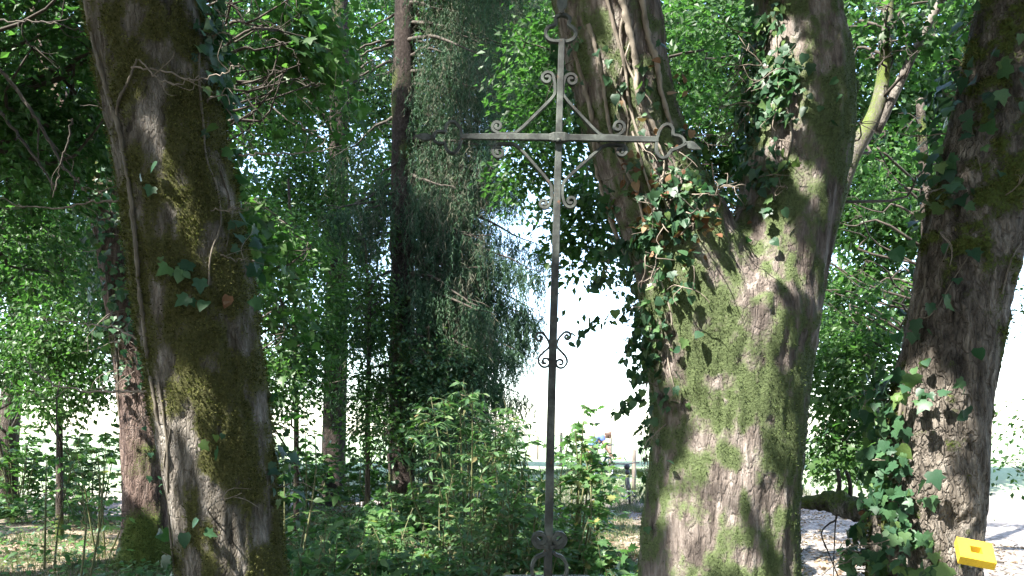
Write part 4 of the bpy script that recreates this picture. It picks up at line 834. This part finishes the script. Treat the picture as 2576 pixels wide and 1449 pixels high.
def brace(pts, s0, k0, s1, k1, t0=1.35, t1=1.35):
    def fn(mb):
        pts_ = [np.array(ZA(*q)) for q in pts]
        a = spiral(ZA(*s0), pts_[0], t0, k0)[::-1]; z = spiral(ZA(*s1), pts_[-1], t1, k1)
        mid = []
        for i in range(len(pts_) - 1): mid += [pts_[i] + (pts_[i + 1] - pts_[i]) * t for t in np.linspace(0, 1, 8)[1:-1 if i == len(pts_) - 2 else None]]
        path = np.vstack([a, mid, z]); pp = path.copy()
        for _ in range(2): pp[1:-1] = (pp[:-2] + 2 * pp[1:-1] + pp[2:]) / 4
        bar2d(mb, pp, BW, .02, -.004)
    return fn
iron('brace', brace([(1013, 500), (1027, 560), (1027, 638), (770, 890), (665, 892), (622, 872)], (975, 524), -1, (646, 842), 1))
iron('brace', brace([(1096, 515), (1080, 570), (1079, 642), (1325, 905), (1435, 905), (1476, 880)], (1136, 536), 1, (1446, 846), -1))
iron('brace', brace([(618, 990), (650, 957), (770, 956), (1003, 1225), (1006, 1310), (990, 1362)], (655, 1012), -1, (955, 1350), 1))
iron('brace', brace([(1497, 985), (1470, 964), (1350, 963), (1078, 1210), (1075, 1305), (1092, 1360)], (1464, 1005), 1, (1130, 1338), -1))
def sscroll(pts, s0, k0, s1, k1, wid, dep):
    def fn(mb):
        q = [np.array(ZC(*a)) for a in pts]; a = spiral(ZC(*s0), q[0], 1.3, k0)[::-1]; z = spiral(ZC(*s1), q[-1], 1.3, k1)
        pp = np.vstack([a[:-1], c2(q, 30), z[1:]]); bar2d(mb, pp, wid, dep, 0)
    return fn
iron('scroll', sscroll([(200, 148), (222, 180), (229, 215), (205, 240), (176, 270), (172, 300), (186, 320)], (178, 166), -1, (207, 297), -1, 4.6, .022))
iron('scroll', sscroll([(305, 143), (280, 172), (270, 212), (292, 240), (318, 270), (325, 300), (310, 324)], (325, 160), 1, (289, 303), 1, 4.6, .022))
def bottom(mb, sgn):
    cx = 229; f = lambda u, v: ZC(cx + sgn * (u - cx), v)
    ring = spiral(f(180, 1250), f(200, 1288), 1.4, 1 * sgn, 44, .25); pp = np.vstack([[f(222, 1292)], ring]); bar2d(mb, pp, 10.5, .05, 0)
    bar2d(mb, c2([f(206, 1318), f(198, 1332), f(162, 1346), (f(140, 1380)), f(136, 1425), f(150, 1460), f(190, 1490)], 30), 8, .05, 0)
iron('foot_scroll', lambda mb: bottom(mb, 1)); iron('foot_scroll', lambda mb: bottom(mb, -1))

# stone pedestal under the cross
M['stone'] = plain('weathered_stone', (.17, .165, .15), (.36, .35, .32), 9, .9, bump=.5)
ped = thing('stone_pedestal', 'weathered grey stone pedestal that carries the iron cross', 'pedestal', (P(1378, 1449, DC)[0], DC + .02, gz(.2, DC)))
x0 = P(1378, 1449, DC)[0]
def prism(rings, name, par, mat):
    mb = MB(); V = []; 
    for z, h in rings: V += [(x0 - h, DC + .0 - h * .42, z), (x0 + h, DC - h * .42, z), (x0 + h, DC + h * .42, z), (x0 - h, DC + h * .42, z)]
    Q = [[4 * i + j, 4 * i + (j + 1) % 4, 4 * i + 4 + (j + 1) % 4, 4 * i + 4 + j] for i in range(len(rings) - 1) for j in range(4)] + [[4 * len(rings) - 4 + j for j in range(4)]]
    mb.add(V, Q); return link(name, mb.mesh(name, False), mat, par)
prism([(gz(.2, DC) - .1, .21), (.94, .19), (.942, .188)], 'shaft', ped, M['stone'])
prism([(.943, .20), (.98, .22), (1.09, .22), (base_z - .02, .21), (base_z - .004, .19)], 'cap', ped, M['stone'])

# ------------------------------------------------------------------ undergrowth
def shrub(label, x, y, h, spread, nst, T, lsize, leaf, nobj, twn=7, lean=(0, 0), name='shrub', cat='shrub', group='undergrowth around the cross', per=7, start=.3, up=.9):
    z = gz(x, y); t = thing(name, label, cat, (x, y, z), group); base = np.array([x, y, z - .05])
    mb = MB(); pos, tip, nrm = [], [], []
    for s in range(nst):
        a = rng.uniform(0, 2 * math.pi); r = spread * math.sqrt(rng.uniform(0, 1)); hh = h * (rng.uniform(.68, 1.0) if s else 1.0) * (1 - .2 * r / max(spread, .01))
        e = base + np.array([math.cos(a) * r + lean[0], math.sin(a) * r + lean[1], hh]); b0 = base + np.array([math.cos(a), math.sin(a), 0]) * r * .25
        m_ = (b0 + e) / 2 + rng.normal(size=3) * .07 * h + UP * .08 * h; c = curve([b0, m_, e], 16); mb.tube(c[::3], np.linspace(.007 + .004 * h, .003, 6), 5)
        for k in range(twn):
            tt = start + (1 - start) * (k + rng.uniform(0, 1)) / twn; i = min(14, int(tt * 15)); q = c[i]
            az = rng.uniform(0, 2 * math.pi); L = (.12 + .16 * h) * (1.25 - tt) * rng.uniform(.7, 1.3)
            d_ = unit(np.array([[math.cos(az), math.sin(az), rng.uniform(.1, .6)]]))[0]; en = q + d_ * L; sag = -UP * L * .18
            cc = curve([q, q + d_ * L * .5, en + sag], 6); mb.tube(cc[[0, 2, 5]], np.linspace(.004, .0018, 3), 3, False)
            sd = unit(np.cross(d_, UP)[None])[0]
            for j in range(per):
                u = (j + .6) / per; kk = min(4, int(u * 5)); o = cc[kk] + (cc[kk + 1] - cc[kk]) * (u * 5 - kk)
                dr = d_ * .55 + sd * (1 if j % 2 else -1) * (1.0 if j < per - 1 else .1)
                pos.append(o); tip.append(dr + rng.normal(size=3) * .25 - UP * .22); nrm.append(UP * up + rng.normal(size=3) * .35 - d_ * .15)
    link('stems', mb.mesh('stems'), M['stem_green'], t)
    pos, tip, nrm = np.array(pos), unit(np.array(tip)), unit(np.array(nrm))
    emit_leaves(t, pos, tip, nrm, lsize * rng.uniform(.6, 1.2, len(pos)), T, leaf, nobj)
    return t
def sx(px, d): return (px - CX) / F * d
# saplings either side of the post
shrub('upright maple sapling just right of the cross post, leaves against the white field', sx(1432, 8), 8, 2.5, .26, 9, T_MAPLE, .10, M['maple_low'], 260, 11, (.1, 0), 'maple_sapling', per=6, start=.25)
shrub('short maple sapling at the foot of the forked trunk', sx(1575, 7.2), 7.2, .8, .3, 6, T_MAPLE, .10, M['maple_low'], 150, 7, name='maple_sapling', per=6)
shrub('slim maple sapling partly hiding the stooping cyclist', sx(1448, 9), 9, 2.6, .14, 4, T_MAPLE, .09, M['maple_low'], 160, 12, (.06, 0), 'maple_sapling', per=5, start=.3)
shrub('tall elder bush with narrow leaflets left of the cross post', sx(1185, 9), 9, 2.9, .75, 20, T_LANCE, .13, M['shrub'], 290, 10, name='elder_bush', per=9)
shrub('second elder bush close to the post, lower and wider', sx(1300, 8.6), 8.6, 2.1, .5, 13, T_LANCE, .13, M['shrub'], 200, 9, name='elder_bush', per=8)
shrub('bush at the foot of the spruce', sx(1070, 12.5), 12.5, 1.25, .9, 14, T_OVAL, .12, M['beech'], 60, 9, name='bush', per=8)
shrub('bush left of the spruce foot', sx(930, 12), 12, 1.05, .9, 14, T_OVAL, .12, M['shrub'], 60, 8, name='bush', per=8)
shrub('broad low bush in the shade between mossy trunk and spruce', sx(800, 9.5), 9.5, .95, .9, 16, T_OVAL, .11, M['beech'], 120, 7, name='bush', per=7)
shrub('young maple sapling in front of the spruce trunk', sx(985, 10), 10, 1.5, .35, 4, T_MAPLE, .11, M['maple_low'], 120, 9, name='maple_sapling', per=6)
for k, (px, d, h, sp) in enumerate([(760, 6.2, .95, .4), (860, 5.8, .85, .45), (960, 6.2, .85, .45), (1060, 5.9, .75, .45), (1150, 6.6, .9, .45), (1240, 6.2, .75, .4), (1310, 7.2, .95, .4), (1470, 6.4, .7, .35), (1420, 7.4, .95, .4), (1540, 6.6, .6, .3), (820, 7.4, 1.05, .5), (920, 8, 1.1, .5), (1020, 7.4, 1.0, .5), (1120, 8, 1.05, .5), (1230, 7.6, 1.15, .45), (740, 5.4, .7, .3), (800, 9, 1.1, .5), (1500, 8.2, .65, .35)]):
    where = ['at the bottom edge beside the mossy trunk', 'at the bottom edge, second from the mossy trunk', 'at the bottom edge, third from the mossy trunk', 'at the bottom edge, fourth from the mossy trunk', 'at the bottom edge, fifth from the mossy trunk', 'left beside the foot of the cross', 'behind the foot of the cross, to its left', 'right beside the foot of the cross', 'behind the foot of the cross, to its right', 'at the foot of the forked trunk', 'behind the bottom row next to the mossy trunk', 'behind the bottom row below the spruce', 'mid row under the young maple sapling', 'mid row in front of the elder bush', 'mid row just left of the cross post', 'lowest at the bottom edge, touching the mossy trunk', 'far row behind the mossy trunk', 'right of the cross, below the stooping cyclist'][k]
    lk = (k + k // 3) % 3; mb_ = None
    shrub('low leafy plant ' + where, sx(px, d), d, h * (1.35 if k < 10 else (.95 if px < 1060 else 1.5)), sp, 13 if k < 10 else 14, [T_OVAL, T_MAPLE, T_OVAL][lk], [.095, .10, .085][lk], [M['shrub'], M['maple_low'], M['shrub']][lk], 110, 6, name='low_plant', cat='plant', per=6, start=.35)
shrub('thin sapling with arching twigs left of the reddish trunk', sx(215, 9.2), 9.2, 2.2, .5, 2, T_MAPLE, .10, M['maple_low'], 160, 8, name='maple_sapling', per=5, group='saplings at the left', start=.1)
shrub('open sapling with sparse leaves near the left edge', sx(110, 10.5), 10.5, 2.4, .6, 2, T_OVAL, .12, M['beech'], 120, 8, name='sapling', per=6, group='saplings at the left', start=.1)
shrub('sapling between the two left trunks and the white field', sx(262, 12), 12, 2.4, .6, 4, T_MAPLE, .10, M['maple_low'], 80, 8, name='maple_sapling', per=6, group='saplings at the left', start=.3)
shrub('low green bush by the path at the far left', sx(170, 16), 16, .75, 1.0, 12, T_MAPLE, .13, M['shrub'], 60, 5, name='bush', per=6, group='saplings at the left')
shrub('low green bush at the foot of the dark leaning trunk', sx(80, 16.5), 16.5, .6, .8, 10, T_MAPLE, .13, M['shrub'], 60, 5, name='bush', per=6, group='saplings at the left')
shrub('sapling under the mossy trunk showing on its right side', sx(715, 8.2), 8.2, 2.4, .4, 5, T_OVAL, .11, M['beech'], 120, 9, name='sapling', per=6)
shrub('low weed on the pale earth right of the forked trunk', sx(2025, 6.4), 6.4, .42, .12, 3, T_OVAL, .08, M['shrub'], 30, 3, name='low_plant', cat='plant', per=5, group='weeds on the pale earth')

for px, d, h, lab in [(610, 19, 2.4, 'behind the mossy trunk'), (700, 18.5, 2.0, 'behind the slim dark stems'), (775, 19.5, 1.9, 'left of the straight trunk base'), (905, 18.5, 2.1, 'right of the straight trunk base'), (965, 17.5, 1.7, 'left behind the spruce foot'), (1065, 18.5, 2.9, 'right behind the spruce foot'), (1130, 17.5, 2.4, 'behind the elder bush'), (40, 18, 2.4, 'at the far left edge'), (140, 19, 2.0, 'second from the left edge'), (235, 17.5, 2.5, 'left of the reddish trunk')]:
    shrub('bush on the wood edge ' + lab, sx(px, d), d, h, .9, 13, T_FAR5, .14, M['maple'], 20, 8, name='bush', per=8, group='bushes along the wood edge', start=.15)
# hanging leafy sprig to the left of the forked trunk, dark against the white field
sp = thing('ivy_sprig', 'dark ivy sprig reaching left from the forked trunk towards the post scroll', 'ivy', P(1640, 770, 5.2), 'ivy climbing the trunks')
mb = MB(); pos = []
for pts in ([(1650, 740), (1590, 770), (1540, 800), (1490, 815), (1440, 850)], [(1650, 810), (1600, 830), (1580, 870), (1575, 900)], [(1650, 1000), (1600, 1010), (1570, 1020), (1555, 1050)], [(1620, 680), (1560, 690), (1520, 700), (1490, 712)], [(1600, 600), (1545, 620), (1500, 640)], [(1645, 900), (1610, 920), (1600, 960)]):
    c = curve([P(x, y, 5.25 - .1 * i / len(pts)) for i, (x, y) in enumerate(pts)], 24); mb.tube(c, np.linspace(.004, .0018, 24), 5)
    for i in range(4, 24):
        for _ in range(2): pos.append(c[i] + rng.normal(size=3) * .022)
link('twigs', mb.mesh('twigs'), M['twig_dark'], sp, kind='stuff')
pos = np.array(pos); k = len(pos)
emit_leaves(sp, pos, unit(-UP * .7 + rng.normal(size=(k, 3)) * .5), unit(np.array([0, -.6, .5]) + rng.normal(size=(k, 3)) * .5), .065 * rng.uniform(.5, 1.15, k), T_IVY2 + T_OVAL, M['ivy'], 300)

# ------------------------------------------------------------------ ground cover
def scatter(n, x0, x1, y0, y1, dens):
    x = rng.uniform(x0, x1, n * 3); y = rng.uniform(y0, y1, n * 3); p = np.c_[x, y, np.zeros(n * 3)]
    k = rng.uniform(size=n * 3) < dens(p); p = p[k][:n]; p[:, 2] = ground_z(p[:, 0], p[:, 1]); return p
p = scatter(26000, -9, 8, 6, 20, lambda p: .35 + .65 * (fbm(p * 1.2, 2, 3) > .48)); k = len(p)
V, Fc = leafcloud(p + UP * .012, unit(np.c_[rng.normal(size=(k, 2)), rng.normal(size=k) * .25]), unit(UP + rng.normal(size=(k, 3)) * .3), rng.uniform(.04, .10, k), T_FAR)
link('leaf_litter', np_mesh('leaf_litter', V, Fc), M['litter'], None, kind='stuff', label='scattered dry fallen leaves over the forest floor', category='leaf litter')
def blades(name, p, h, label, cat):
    k = len(p); d_ = unit(np.c_[rng.normal(size=(k, 2)) * .45, np.ones(k)]); s = unit(np.c_[rng.normal(size=(k, 2)), np.zeros(k)]); hh = h * rng.uniform(.5, 1.3, (k, 1)); w_ = .006
    b2 = p + d_ * hh * .55; tp = b2 + unit(d_ + np.c_[rng.normal(size=(k, 2)) * .6, np.zeros(k)]) * hh * .5
    V = np.stack([p - s * w_, p + s * w_, b2 + s * w_ * .7, tp, b2 - s * w_ * .7], 1).reshape(-1, 3); o = (np.arange(k) * 5)[:, None]
    link(name, np_mesh(name, V, np.vstack([o + [0, 1, 2], o + [0, 2, 4], o + [4, 2, 3]])), M['grass'], None, kind='stuff', label=label, category=cat)
blades('grass', scatter(30000, -9, 2.5, 8, 20, lambda p: (fbm(p * .9, 3, 21) > .47) * .9 + .04), .13, 'thin grass growing in patches on the forest floor', 'grass')
blades('field_grass', scatter(26000, -3, 8, 19.5, 25, lambda p: .9 * (fbm(p * 1.4, 2, 4) > .42) + .1), .16, 'pale grass along the sunlit field edge', 'grass')
def plantlets(name, p, sz, mat, label):
    k = len(p); m_ = 5; pp = np.repeat(p, m_, 0) + np.c_[rng.normal(size=(k * m_, 2)) * .05, rng.uniform(.03, .16, k * m_)]
    V, Fc = leafcloud(pp, unit(np.c_[rng.normal(size=(k * m_, 2)), rng.normal(size=k * m_) * .2]), unit(UP + rng.normal(size=(k * m_, 3)) * .35), sz * rng.uniform(.6, 1.3, k * m_), T_FAR5)
    link(name, np_mesh(name, V, Fc), mat, None, kind='stuff', label=label, category='ground cover')
plantlets('ground_cover', np.vstack([scatter(2200, -5, 1.8, 6.5, 19, lambda p: (fbm(p * .7, 2, 33) > .40) * 1.0), scatter(350, -10, -4.5, 9, 19, lambda p: (fbm(p * .8, 2, 35) > .52) * 1.0)]), .075, M['shrub'], 'low green herbs covering the forest floor below the spruce')
# dry sticks on the pale earth
for k, (a, r) in enumerate([([(2480, 1405), (2500, 1411), (2525, 1416)], .022), ([(2492, 1358), (2520, 1353), (2550, 1362), (2562, 1372)], .006), ([(2010, 1385), (2040, 1380), (2070, 1388), (2130, 1400)], .008)]):
    pts = []
    for x, y in a:
        d = 9.
        for _ in range(8): d = (CAMZ - gz(sx(x, d), d) - .03) * F / (y - HY)
        pts.append(P(x, y, d))
    mb = MB(); mb.tube(curve(pts, 14), np.linspace(r, r * .6, 14), 7)
    o = link('fallen_stick', mb.mesh('fallen_stick'), M['twig_dark'], None, label=['stubby dark stick on pale earth beside the rightmost trunk', 'thin curved twig on pale earth behind the yellow block', 'thin twig on pale earth right of the forked trunk'][k], category='stick', group='sticks on the pale earth')

# ------------------------------------------------------------------ bicycles, posts, cyclist at the field edge
M['rubber'] = plain('tyre_rubber', (.02, .02, .022), (.04, .04, .042), 20, .8); M['bike_paint'] = plain('dark_bike_paint', (.03, .03, .045), (.05, .05, .07), 5, .35)
M['chrome'] = plain('bike_metal', (.35, .36, .4), (.5, .5, .52), 10, .3, .9); M['bag'] = plain('saddle_cover', (.02, .02, .02), (.04, .04, .045), 30, .6)
def bicycle(label, loc, heading, lean, steer, col):
    t = thing('bicycle', label, 'bicycle', loc, 'bicycles at the field edge')
    Rm = Matrix.Translation(Vector([float(a) for a in loc])) @ Matrix.Rotation(heading, 4, 'Z') @ Matrix.Rotation(lean, 4, 'Y')
    W = lambda q: np.array([list(Rm @ Vector([float(a) for a in p])) for p in q])
    def part(name, segs, mat, par=t):
        mb = MB()
        for pts, r in segs: mb.tube(W(pts), r, 8)
        return link(name, mb.mesh(name), mat, par)
    def circ(cy, cz, r, n=33): a = np.linspace(0, 2 * math.pi, n); return np.c_[np.zeros(n), cy + r * np.cos(a), cz + r * np.sin(a)]
    for cy in (-.52, .55):
        wpart = part('wheel', [(circ(cy, .35, .322), .029)], M['rubber'])
        q = part('rim', [(circ(cy, .35, .288), .010)], M['chrome'], wpart)
        part('spokes', [([(0.02 * (-1) ** k, cy, .35), (0, cy + .29 * math.cos(k * math.pi / 9), .35 + .29 * math.sin(k * math.pi / 9))], .002) for k in range(18)], M['chrome'], wpart)
    part('frame', [([(0, -.52, .35), (0, -.05, .30), (0, .42, .72)], .018), ([(0, -.05, .30), (0, -.22, .86)], .017), ([(0, -.18, .74), (0, .40, .80)], .018), ([(.05, -.52, .35), (.02, -.18, .74)], .010), ([(-.05, -.52, .35), (-.02, -.18, .74)], .010), ([(0, .40, .66), (0, .37, .92)], .02)], col)
    part('fork', [([(.05, .55, .35), (.05, .43, .68), (-.05, .43, .68), (-.05, .55, .35)], .014)], col)
    part('mudguard', [(np.c_[np.zeros(12), -.52 + .37 * np.cos(np.linspace(.3, 3.0, 12)), .35 + .37 * np.sin(np.linspace(.3, 3.0, 12))], .022)], M['bag'])
    part('handlebar', [([(-.33, .30, 1.02), (-.22, .36, 1.03), (0, .38, 1.0), (.22, .36, 1.03), (.33, .30, 1.02)], .02), ([(0, .37, .9), (0, .38, 1.0)], .016), ([(-.34, .28, 1.02), (-.24, .35, 1.03)], .02), ([(.34, .28, 1.02), (.24, .35, 1.03)], .02)], M['bag'])
    sd = part('saddle', [([(0, -.36, .94), (0, -.28, .955), (0, -.12, .95), (0, -.02, .945)], [.06, .085, .04, .02])], M['bag'])
    part('saddle_bag', [([(0, -.37, .86), (0, -.35, .80), (0, -.33, .76)], [.055, .065, .05])], M['bag'])
    part('crank', [([(.09, -.05, .30), (.1, .02, .15)], .012), ([(-.09, -.05, .30), (-.1, -.12, .45)], .012), ([(-.1, -.05, .3), (.1, -.05, .3)], .015)], M['chrome'])
    part('pedal', [([(.1, .02, .15), (.2, .02, .15)], .022)], M['bag']); part('pedal', [([(-.1, -.12, .45), (-.2, -.12, .45)], .022)], M['bag'])
    part('kickstand', [([(-.03, -.2, .3), (-.18, -.26, .01)], .009)], M['chrome'])
    return t
dA = 21.0; xA = sx(1583, dA); bicycle('dark bicycle seen from behind, standing alone beside the forked trunk', (xA, dA, gz(xA, dA)), math.radians(-7), math.radians(-4), 0, M['bike_paint'])
dB = 23.2; xB = sx(1512, dB); bicycle('dark bicycle beside the stooping cyclist, half hidden by a sapling', (xB, dB, gz(xB, dB)), math.radians(-32), math.radians(-3), 0, M['bike_paint'])
M['post'] = plain('grey_post_wood', (.13, .10, .08), (.28, .24, .20), 14, .9, bump=.4, zs=.2)
for k, (px, d, h, r, lab) in enumerate([(1594, 22.2, 1.12, .06, 'weathered fence post right behind the lone bicycle'), (1534, 25, 1.05, .055, 'weathered fence post behind the second bicycle handlebar'), (1411, 30, 1.3, .06, 'pale far fence post right of the cross post'), (1352, 36, 1.3, .05, 'thin far fence post left of the cross post')]):
    x = sx(px, d); z = gz(x, d); mb = MB(); q = np.array([(x, d, z - .3), (x + .01, d, z + h * .5), (x + .02, d, z + h - .03), (x + .02, d, z + h)]); mb.tube(q, [r, r * .97, r * .93, r * .6], 10)
    link('fence_post', mb.mesh('fence_post'), M['post'], None, label=lab, category='fence post', group='fence posts at the field edge')

def skin(name, verts, edges, radii, mat, par, sub=2):
    me = bpy.data.meshes.new(name); me.from_pydata([tuple(map(float, v)) for v in verts], edges, []); o = bpy.data.objects.new(name, me); COL.objects.link(o)
    sk = o.modifiers.new('s', 'SKIN'); me.skin_vertices or None
    if not me.skin_vertices: me.attributes
    for i, r in enumerate(radii): me.skin_vertices[0].data[i].radius = (r, r) if not isinstance(r, tuple) else r
    me.skin_vertices[0].data[0].use_root = True
    ss = o.modifiers.new('d', 'SUBSURF'); ss.levels = sub; ss.render_levels = sub
    dg = bpy.context.evaluated_depsgraph_get(); ev = o.evaluated_get(dg); m2 = bpy.data.meshes.new_from_object(ev)
    bpy.data.objects.remove(o); bpy.data.meshes.remove(me)
    m2.materials.clear(); m2.polygons.foreach_set('use_smooth', np.ones(len(m2.polygons), bool))
    return link(name, m2, mat, par)
M['skin'] = plain('skin', (.42, .25, .18), (.52, .33, .25), 30, .6); M['shirt'] = plain('blue_shirt', (.05, .09, .30), (.12, .19, .48), 16, .8); M['shorts'] = plain('navy_shorts', (.015, .02, .07), (.03, .04, .11), 16, .85)
M['hair'] = plain('brown_hair', (.05, .028, .018), (.10, .055, .035), 60, .7); M['shoe'] = plain('dark_shoe', (.02, .02, .02), (.05, .05, .05), 20, .6)
dP = 23.0; xP = sx(1482, dP); zP = gz(xP, dP)
per = thing('person', 'person in blue shirt and navy shorts stooping over a bicycle', 'person', (xP, dP, zP))
W = lambda q: [(xP + a, dP + c, zP + b_) for a, c, b_ in q]       # given as (forward = +x, side = y, height)
body = [(0, 0, .95), (.18, 0, 1.14), (.36, 0, 1.28), (.46, 0, 1.33), (.56, 0, 1.34), (.66, 0, 1.30),            # pelvis, waist, chest, neck, head, brow
        (.36, .19, 1.27), (.48, .24, 1.02), (.62, .2, .82), (.68, .19, .75), (.36, -.19, 1.27), (.46, -.26, 1.02), (.60, -.22, .80), (.66, -.21, .73),
        (-.02, .1, .9), (.10, .12, .5), (-.04, .12, .1), (.1, .13, .04), (-.02, -.1, .9), (.06, -.14, .5), (-.14, -.14, .1), (0, -.15, .04)]
ed = [(0, 1), (1, 2), (2, 3), (3, 4), (4, 5), (2, 6), (6, 7), (7, 8), (8, 9), (2, 10), (10, 11), (11, 12), (12, 13), (0, 14), (14, 15), (15, 16), (16, 17), (0, 18), (18, 19), (19, 20), (20, 21)]
rad = [.13, .12, .14, .065, .095, .075, .065, .048, .038, .034, .065, .048, .038, .034, .09, .06, .04, .035, .09, .06, .04, .035]
skin('body', W(body), ed, rad, M['skin'], per)
# five short fingers on each hand, curled down towards the bicycle
fv, fe, fr_ = [], [], []
for hx, hy, hz in ((.68, .19, .75), (.66, -.21, .73)):
    for f in range(5):
        i0 = len(fv); o_ = (f - 2) * .018; ln = (.045, .07, .078, .07, .055)[f]
        fv += [(hx, hy + o_ * .6, hz), (hx + ln * .6, hy + o_, hz - ln * .6), (hx + ln * .55, hy + o_, hz - ln * 1.3)]; fe += [(i0, i0 + 1), (i0 + 1, i0 + 2)]; fr_ += [.011, .009, .008]
mb = MB(); fw = np.array(W(fv))
for a, c in fe: mb.tube(np.array([fw[a], fw[c]]), [fr_[a], fr_[c]], 6)
link('fingers', mb.mesh('fingers'), M['skin'], per)
skin('shirt', W([body[0], body[1], body[2], (.43, 0, 1.32), body[6], (.42, .215, 1.14), body[10], (.41, -.225, 1.14)]), [(0, 1), (1, 2), (2, 3), (2, 4), (4, 5), (2, 6), (6, 7)], [.15, .15, .17, .09, .09, .075, .09, .075], M['shirt'], per)
skin('shorts', W([(.03, 0, 1.0), (0, 0, .93), body[14], (.07, .12, .6), body[18], (.04, -.13, .6)]), [(0, 1), (1, 2), (2, 3), (1, 4), (4, 5)], [.15, .15, .11, .085, .11, .085], M['shorts'], per)
skin('hair', W([(.55, 0, 1.39), (.52, 0, 1.36), (.62, 0, 1.385)]), [(0, 1), (0, 2)], [.09, .085, .07], M['hair'], per)
for s in (((-.06, .12, .05), (.05, .125, .04), (.15, .13, .035)), ((-.16, -.14, .05), (-.05, -.145, .04), (.05, -.15, .035))): skin('shoe', W(s), [(0, 1), (1, 2)], [.05, .05, .04], M['shoe'], per)

# ------------------------------------------------------------------ yellow translucent block with a square opening, placed in front of the rightmost trunk
m, n, l = newmat('yellow_acrylic'); b = n['Principled BSDF']; b.inputs['Base Color'].default_value = (.90, .60, .05, 1); b.inputs['Roughness'].default_value = .12; b.inputs['Transmission Weight'].default_value = .35; b.inputs['IOR'].default_value = 1.3
nz = n.new('ShaderNodeTexNoise'); nz.inputs['Scale'].default_value = 30; mr = n.new('ShaderNodeMapRange'); mr.inputs[3].default_value = .08; mr.inputs[4].default_value = .22; l.new(nz.outputs[0], mr.inputs[0]); l.new(mr.outputs[0], b.inputs['Roughness'])
DB = 4.52; k = DB / (F / .67083)          # metres per photo pixel there
wv = Vector((115, -34, -21)).normalized(); hv = Vector((40, 97, 61)).normalized(); hv = (hv - wv * hv.dot(wv)).normalized(); nv = wv.cross(hv).normalized()
side, th, hole = 122 * k, 34 * k, 40 * k
cen = Vector(P(2456, 1383, DB)) - nv * th * .5
n2 = n.new('ShaderNodeTexNoise'); n2.inputs['Scale'].default_value = 18; n2.inputs['Detail'].default_value = 7; n2.inputs['Roughness'].default_value = .75; rr_ = ramp(n, [(.45, (.92, .62, .06)), (.62, (.80, .52, .06)), (.75, (.45, .30, .08))]); l.new(n2.outputs[0], rr_.inputs[0]); l.new(rr_.outputs[0], b.inputs['Base Color'])
yb = thing('yellow_block', 'glossy yellow translucent square block with a square hole, in front of the rightmost trunk', 'block', cen)
def lp(u, v, q): return list(cen + wv * u + hv * v + nv * q)
V = []
for q in (-th / 2, th / 2):
    for s_ in (side / 2, hole / 2): V += [lp(-s_, -s_, q), lp(s_, -s_, q), lp(s_, s_, q), lp(-s_, s_, q)]
Q = []
for j in range(4):
    j2 = (j + 1) % 4
    Q += [[8 + j, 8 + j2, 12 + j2, 12 + j], [j2, j, 4 + j, 4 + j2], [j, j2, 8 + j2, 8 + j], [4 + j2, 4 + j, 12 + j, 12 + j2]]
link('block', np_mesh('block', V, Q), m, yb)
M['hole_dark'] = plain('dark_amber', (.05, .03, .006), (.10, .06, .012), 20, .5)  # dark plate added inside the hole, its colour standing in for shade
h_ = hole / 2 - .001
link('hole_dark_plate', np_mesh('hole_dark_plate', [lp(-h_, -h_, -th * .3), lp(h_, -h_, -th * .3), lp(h_, h_, -th * .3), lp(-h_, h_, -th * .3), lp(-h_, -h_, -th * .45), lp(h_, -h_, -th * .45), lp(h_, h_, -th * .45), lp(-h_, h_, -th * .45)], [[0, 1, 2, 3], [7, 6, 5, 4], [0, 4, 5, 1], [1, 5, 6, 2], [2, 6, 7, 3], [3, 7, 4, 0]]), M['hole_dark'], yb)
